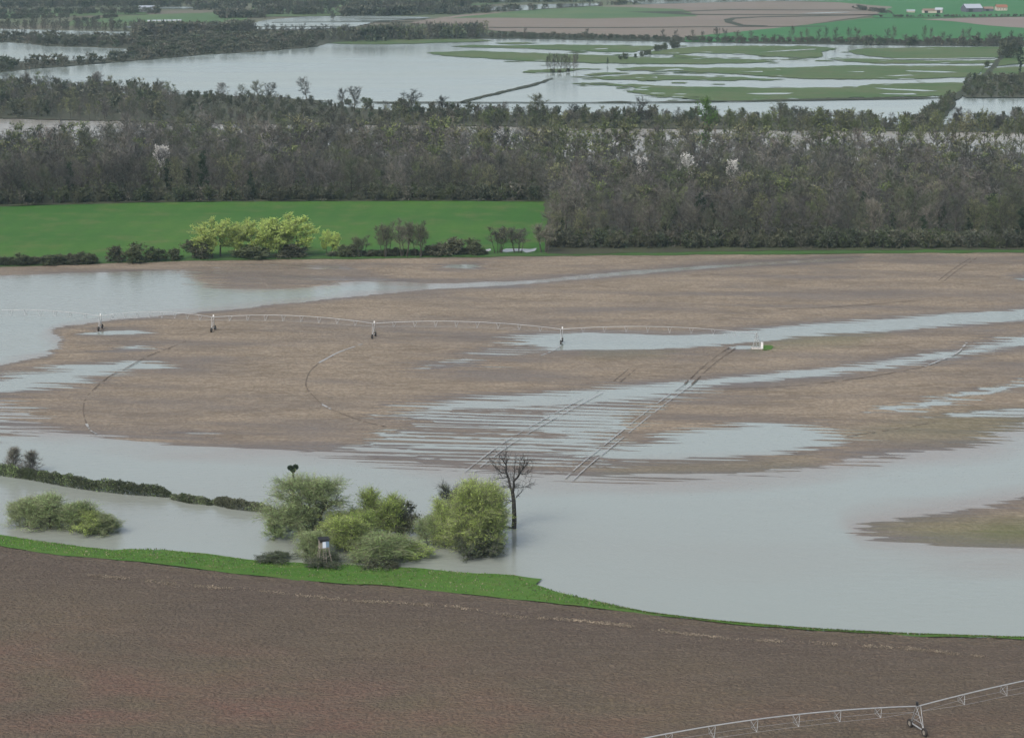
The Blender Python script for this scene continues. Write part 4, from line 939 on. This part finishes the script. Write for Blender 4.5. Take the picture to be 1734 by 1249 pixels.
# grass tufts on bank edges
r = R(31); n = 9000
bu = r.uniform(-40, 1780, n); ev = np.interp(bu, [e[0] for e in EDGE], [e[1] for e in EDGE])
tv = np.interp(bu, [-40,0,60,140,195,225,280,330,420,520,640,700,800,870,905,1000,1100,1200,1300,1400,1500,1734,1800], [900,906,914,925,931,928,929,936,947,953,957,961,969,973,990,1014,1037,1049,1058,1066,1071,1078,1082])
bv = tv + (ev - tv) * r.rand(n) ** 1.3
cs = np.array([tuple(P(a, b, .33)) for a, b in zip(bu, bv)]); up = np.tile([[0, 0, 1.]], (n, 1))
V, Fq = leaves(cs, .28, .5, 4, up, .4); tag(mesh_obj('grass', V, Fq, [M['fresh'], M['straw'], M['bush']], mi=R(6).choice(3, len(Fq), p=[.72, .14, .14])), 'bright green grass tufts on the bank between flood and ploughed field', 'grass', kind='stuff')

# ------------------------------------------------------------------ made things
def boxes(bl):
    V = []; Fc = []
    for (x0, x1, y0, y1, z0, z1) in bl:
        b = len(V); V += [(x, y, z) for z in (z0, z1) for x, y in ((x0, y0), (x1, y0), (x1, y1), (x0, y1))]
        Fc += [[b, b+3, b+2, b+1], [b+4, b+5, b+6, b+7], [b, b+1, b+5, b+4], [b+1, b+2, b+6, b+5], [b+2, b+3, b+7, b+6], [b+3, b, b+4, b+7]]
    return V, Fc
def part(name, bl, mat, parent): V, Fc = boxes(bl); return mesh_obj(name, V, Fc, mat, parent)
def seg(a, b, r0, r1=None): return [*a, *b, r0, r1 or r0]

def wheel(parent, c, ax, rad=.62, wd=.36):
    """tyre and rim, axle along ax"""
    ax = Vector(ax).normalized(); up = Vector((0, 0, 1)); sd_ = ax.cross(up).normalized(); V = []; Fc = []
    N = 20; prof = [(-.5, .62), (-.5, .92), (-.28, 1.0), (.28, 1.0), (.5, .92), (.5, .62)]
    for i in range(N):
        t = 2 * math.pi * i / N; o = sd_ * math.cos(t) + up * math.sin(t)
        for q, (a, rr) in enumerate(prof):
            lug = 1.04 if (i % 2 and q in (2, 3)) else 1
            V.append(tuple(Vector(c) + ax * a * wd + o * rad * rr * lug))
    m = len(prof)
    for i in range(N):
        j = (i + 1) % N
        for q in range(m): Fc.append([i*m+q, i*m+(q+1) % m, j*m+(q+1) % m, j*m+q])
    w_ = mesh_obj('wheel', V, Fc, M['tyre'], parent, smooth=False)
    V = []; Fc = []
    for s_ in (-.3, .3):
        b = len(V); V.append(tuple(Vector(c) + ax * s_ * wd * .3))
        for i in range(N):
            t = 2 * math.pi * i / N; o = sd_ * math.cos(t) + up * math.sin(t); V.append(tuple(Vector(c) + ax * s_ * wd + o * rad * .63))
        for i in range(N): Fc.append([b, b + 1 + i, b + 1 + (i + 1) % N])
    mesh_obj('rim', V, Fc, M['wood'], w_)

def irrigator(towers, name, lab, pr, cam_=1.3, hp=3.9, pivot_first=False, skip_tower=(), panels=9):
    base = towers[0]; root = empty(name, base); tag(root, lab, 'irrigator')
    T0 = [t - base for t in towers]
    for i in range(len(T0) - 1):
        a, b = T0[i], T0[i + 1]; L = (b - a).length; d = (b - a).normalized(); n = Vector((-d.y, d.x, 0))
        def pp(t, z=0, o=0): return a.lerp(b, t) + Vector((0, 0, hp + cam_ * 4 * t * (1 - t) + z)) + n * o
        N = 24; V, Fq = tubes([seg(pp(j / N), pp((j + 1) / N), pr) for j in range(N)], 8); mesh_obj('pipe', V, Fq, M['steel'], root, smooth=True)
        sg = []; nodes = []
        for k in range(panels - 1):
            t = (k + 1) / panels; dep = 1.0 + .5 * math.sin(math.pi * t); dt = .55 / L
            lo = [pp(t, -dep, .85), pp(t, -dep, -.85)]
            for q in lo: sg += [seg(pp(t - dt), q, .035), seg(pp(t + dt), q, .035)]
            sg.append(seg(lo[0], lo[1], .025)); nodes.append(lo)
        rd = []
        for s_ in (0, 1):
            line = [pp(.012, -.9, 0)] + [q[s_] for q in nodes] + [pp(.988, -.9, 0)]
            rd += [seg(line[j], line[j + 1], .018) for j in range(len(line) - 1)]
        mesh_obj('truss', *tubes(sg + rd, 4), M['steel'], root)
        dr = []
        for k in range(panels * 2): t = (k + .5) / panels / 2; dr.append(seg(pp(t), pp(t, -.5), .012))
    for i, t in enumerate(T0):
        if i in skip_tower: continue
        d = ((T0[min(i + 1, len(T0) - 1)] - T0[max(i - 1, 0)])).normalized(); n = Vector((-d.y, d.x, 0)); top = t + Vector((0, 0, hp))
        if pivot_first and i == 0:
            sg = []
            for a_, b_ in ((1.1, 1.1), (1.1, -1.1), (-1.1, -1.1), (-1.1, 1.1)): sg.append(seg(t + d * a_ + n * b_, top + d * a_ * .15 + n * b_ * .15, .06))
            for z_ in (.9, 2.1, 3.1):
                f = 1.1 - .95 * z_ / hp
                c4 = [t + d * p * f + n * q * f + Vector((0, 0, z_)) for p, q in ((1, 1), (1, -1), (-1, -1), (-1, 1))]
                sg += [seg(c4[j], c4[(j + 1) % 4], .04) for j in range(4)]
            sg.append(seg(t, top + Vector((0, 0, .5)), .1))
            mesh_obj('pivot_tower', *tubes(sg, 6), M['steel'], root)
            continue
        tw = empty_mesh_tower(root, t, top, d, n)
    return root
def empty_mesh_tower(root, t, top, d, n):
    up = Vector((0, 0, 1)); sg = [seg(t + n * 2.0 + up * .75, t - n * 2.0 + up * .75, .09)]
    for a in (.9, -.9):
        for s_ in (.35, -.35): sg.append(seg(t + n * (a * 1.9) + up * .75 + d * 0, top + d * s_ + n * a * .1, .05))
    for z_ in (1.6, 2.5): 
        f = 1.7 * (1 - (z_ - .75) / 3.15) + .1; sg.append(seg(t + n * f + up * z_, t - n * f + up * z_, .035))
    sg.append(seg(t + n * 1.5 + up * .8, t - n * .7 + up * 2.5, .03))
    tw = mesh_obj('tower', *tubes(sg, 6), M['steel'], root)
    for a in (1.9, -1.9): wheel(tw, t + n * a + up * .6, d)
    V, Fc = boxes([(-.17, .17, -.17, .17, -.1, .42)]); V = [tuple(Vector(v) + top + n * .0 + up * .25 - d * .2) for v in V]
    mesh_obj('control_box', V, Fc, M['black'] if root.name.startswith('near') or t.length < 1 else M['white_paint'], tw)
    return tw
ZL = .2
far_t = [P(u, v, ZL) for u, v in [(1281,589),(951,581),(633,571),(361,560),(170,558),(-55,553)]]
fr_ = irrigator(far_t, 'pivot_irrigator', 'long pale centre pivot irrigator standing across the flooded field', .075, pivot_first=True)
part('control_cabinet', [(-.3+1.3, .3+1.3, -.3-1.2, .3-1.2, .05, 1.7), (-.35+1.3, .35+1.3, -.35-1.2, .35-1.2, 1.7, 1.78)], M['white_paint'], fr_)
part('pivot_pad', [(-1.4, 1.2, -1.4, 1.4, -.1, .07)], M['conc'], fr_)
near_t = [P(u, v, .5) for u, v in [(1553,1238),(983,1318)]]; near_r = [P(u, v, .5) for u, v in [(1553,1238),(2100,1141)]]
n1 = irrigator([near_t[1], near_t[0], near_r[1]], 'near_irrigator', 'grey steel irrigator with trussed pipe crossing the ploughed field, bottom right', .10, skip_tower=(0, 2), hp=3.85, panels=8)
n1.name = 'irrigator'

# raised hunting hide
def hide():
    base = P(549, 957, .28); root = empty('hunting_hide', base, .25); tag(root, 'raised wooden hunting hide with pale blue cabin on stilts at the edge of the bank', 'hunting hide')
    up = 3.4
    for a, b in ((-.75, -.7), (.75, -.7), (.75, .7), (-.75, .7)):
        s = 1.9 if a > 0 else 1.7
        mesh_obj('leg', *tubes([seg((a * s, b * 1.5, -.2), (a, b, up), .075)], 6), M['wood'], root)
    mesh_obj('brace', *tubes([seg((-1.1, -.95, 1.2), (1.2, -.95, 2.2), .04), seg((1.2, -.95, 1.2), (-1.0, -.9, 2.2), .04)], 5), M['wood'], root)
    part('floor', [(-.95, .95, -.85, .85, up, up + .1)], M['wood'], root)
    part('cabin', [(-.85, .85, -.72, -.66, up + .1, up + .35), (-.85, -.79, -.66, .72, up + .1, up + 1.6), (.79, .85, -.66, .72, up + .1, up + 1.6), (-.79, .79, .66, .72, up + .1, up + 1.6)], M['wood'], root)
    part('front_panel', [(-.35, .25, -.80, -.725, up + .12, up + 1.25)], M['panel_white'], root)
    part('side_panel', [(.252, .84, -.80, -.725, up + .2, up + 1.3)], M['panel_blue'], root)
    part('left_panel', [(-.86, -.352, -.80, -.725, up + .12, up + 1.1)], M['wood'], root)
    part('roof', [(-1.0, 1.0, -1.0, .95, up + 1.62, up + 1.72)], M['black'], root)
    part('ladder', [(-.25, -.19, -1.9, -1.84, -.1, .3)], M['wood'], root) if False else None
    sg = [seg((-.3, -1.9, 0), (-.3, -.8, up + .1), .035), seg((.2, -1.9, 0), (.2, -.8, up + .1), .035)]
    for k in range(9): t = (k + .5) / 9.5; y = -1.9 + 1.1 * t; z = (up + .1) * t; sg.append(seg((-.3, y, z), (.2, y, z), .025))
    mesh_obj('ladder', *tubes(sg, 5), M['wood'], root)
hide()

# farm buildings far away
M['roof_grey'] = flat_mat('roof_metal', (.34, .37, .40), .5); M['roof_blue'] = flat_mat('roof_bluegrey', (.32, .35, .39), .4)
M['wall_dark'] = flat_mat('dark_cladding', (.10, .10, .13), .8); M['wall_cream'] = flat_mat('cream_render', (.46, .42, .35), .9)
M['tile'] = flat_mat('red_tiles', (.22, .10, .065), .9); M['tile_brown'] = flat_mat('brown_tiles', (.2, .14, .11), .9); M['glass_dark'] = flat_mat('dark_opening', (.02, .02, .025), .3)
def gable(name, u, v, wx, wy, hw, hr, mw, mr, lab, rz=0, cat='building', open_=None, wins=0):
    root = empty(name, P(u, v, -.6), rz); tag(root, lab, cat); x, y = wx / 2, wy / 2
    V, Fc = boxes([(-x, x, -y, y, 0, hw)]); b = len(V); V += [(-x, 0, hr - .15), (x, 0, hr - .15)]
    Fc += [[b - 8 + 4, b - 8 + 7, b], [b - 8 + 5, b + 1, b - 8 + 6]]
    mesh_obj('wall', V, Fc, mw, root)
    e = .5; V = [(-x-e, -y-e, hw-.25), (x+e, -y-e, hw-.25), (x+e, 0, hr), (-x-e, 0, hr), (x+e, y+e, hw-.25), (-x-e, y+e, hw-.25)]
    V2 = [(a, b_, c + .2) for a, b_, c in V]
    Fc = [[0, 3, 2, 1], [3, 5, 4, 2], [6, 7, 8, 9], [9, 8, 10, 11], [0, 1, 7, 6], [5, 11, 10, 4], [1, 2, 8, 7], [2, 4, 10, 8], [0, 6, 9, 3], [3, 9, 11, 5]]
    mesh_obj('roof', V + V2, Fc, mr, root)
    if open_:
        for x0, x1, z0, z1 in open_: part('opening', [(x0, x1, -y - .06, -y + .3, z0, z1)], M['glass_dark'], root)
    for k in range(wins):
        cx = -x + wx * (k + .5) / wins; part('window', [(cx - .5, cx + .5, -y - .06, -y + .2, 1.2, 2.5)], M['glass_dark'], root)
    return root
gable('farmhouse', 1695, 18, 13, 8, 4.0, 6.8, M['wall_cream'], M['tile'], 'cream farmhouse with red tiled roof, rightmost of the far farm', .08, 'house', wins=4)
gable('barn', 1645, 20, 20, 16, 4.5, 8.8, M['wall_dark'], M['roof_blue'], 'large barn with pale blue-grey roof left of the farmhouse', .2, 'barn', open_=[(-7, -2, 0, 3.6)])
gable('barn', 1673, 19, 11, 8, 3.0, 5.0, M['wall_dark'], M['tile_brown'], 'low brown-roofed barn between the farmhouse and the big barn', 0, 'barn', open_=[(-3, 0, 0, 2.5)])
gable('shed', 1574, 22, 16, 8, 3.0, 4.6, M['wall_cream'], M['tile_brown'], 'long low stone shed with brown roof at the left of the farm', .1, 'shed', open_=[(-7, -3, 0, 2.4)])
gable('shed', 1590, 22, 8, 9, 3.8, 5.8, M['wall_cream'], M['roof_grey'], 'short open-fronted shed right of the long low one', -.3, 'shed', open_=[(-2, 2, 0, 3)])
gable('shed', 1542, 21, 9, 5, 2.0, 2.8, M['wall_cream'], M['roof_grey'], 'small pale shed apart at the far left of the farm', 0, 'shed')
gable('warehouse', 249, 20, 17, 14, 5.5, 7.0, M['roof_grey'], M['roof_blue'], 'grey warehouse above the green field at the top left', .05, 'warehouse')
for k in range(7):
    gable('polytunnel', 253 + k * 8.5, 37.5 - k * .15, 3.2, 5, 1.2, 2.0, M['wall_cream'], M['roof_grey'], 'small pale shelter in the row beside the green field, top left', .1, 'shelter')['group'] = 'row of small pale shelters at the top left'
for k, (u, v) in enumerate([(262,3.5),(296,3),(478,3),(505,2.5)]):
    gable('house', u, v, 10, 7, 3, 5, M['wall_cream'], M['tile_brown'], ['pale house hidden in trees, leftmost on the top edge', 'pale house hidden in trees, second from left on the top edge', 'pale house hidden in trees, third from left on the top edge', 'pale house hidden in trees, rightmost on the top edge'][k], rnd.uniform(-.3, .3), 'house', wins=3)

# ------------------------------------------------------------------ haze
def haze():
    x0, x1, y0, y1, z0, z1 = -1600, 1600, -60, 4200, -2.4, 119
    V, Fc = boxes([(x0, x1, y0, y1, z0, z1)])
    m = bpy.data.materials.new('haze_air'); m.use_nodes = True; t = m.node_tree
    t.nodes.remove(t.nodes['Principled BSDF']); pv = t.nodes.new('ShaderNodeVolumePrincipled')
    pv.inputs['Color'].default_value = (.62, .88, .95, 1); pv.inputs['Density'].default_value = .00005
    t.links.new(pv.outputs[0], t.nodes['Material Output'].inputs['Volume'])
    tag(mesh_obj('haze', V, Fc, m), 'thin pale blue air over the flood plain', 'haze', kind='stuff')
haze()
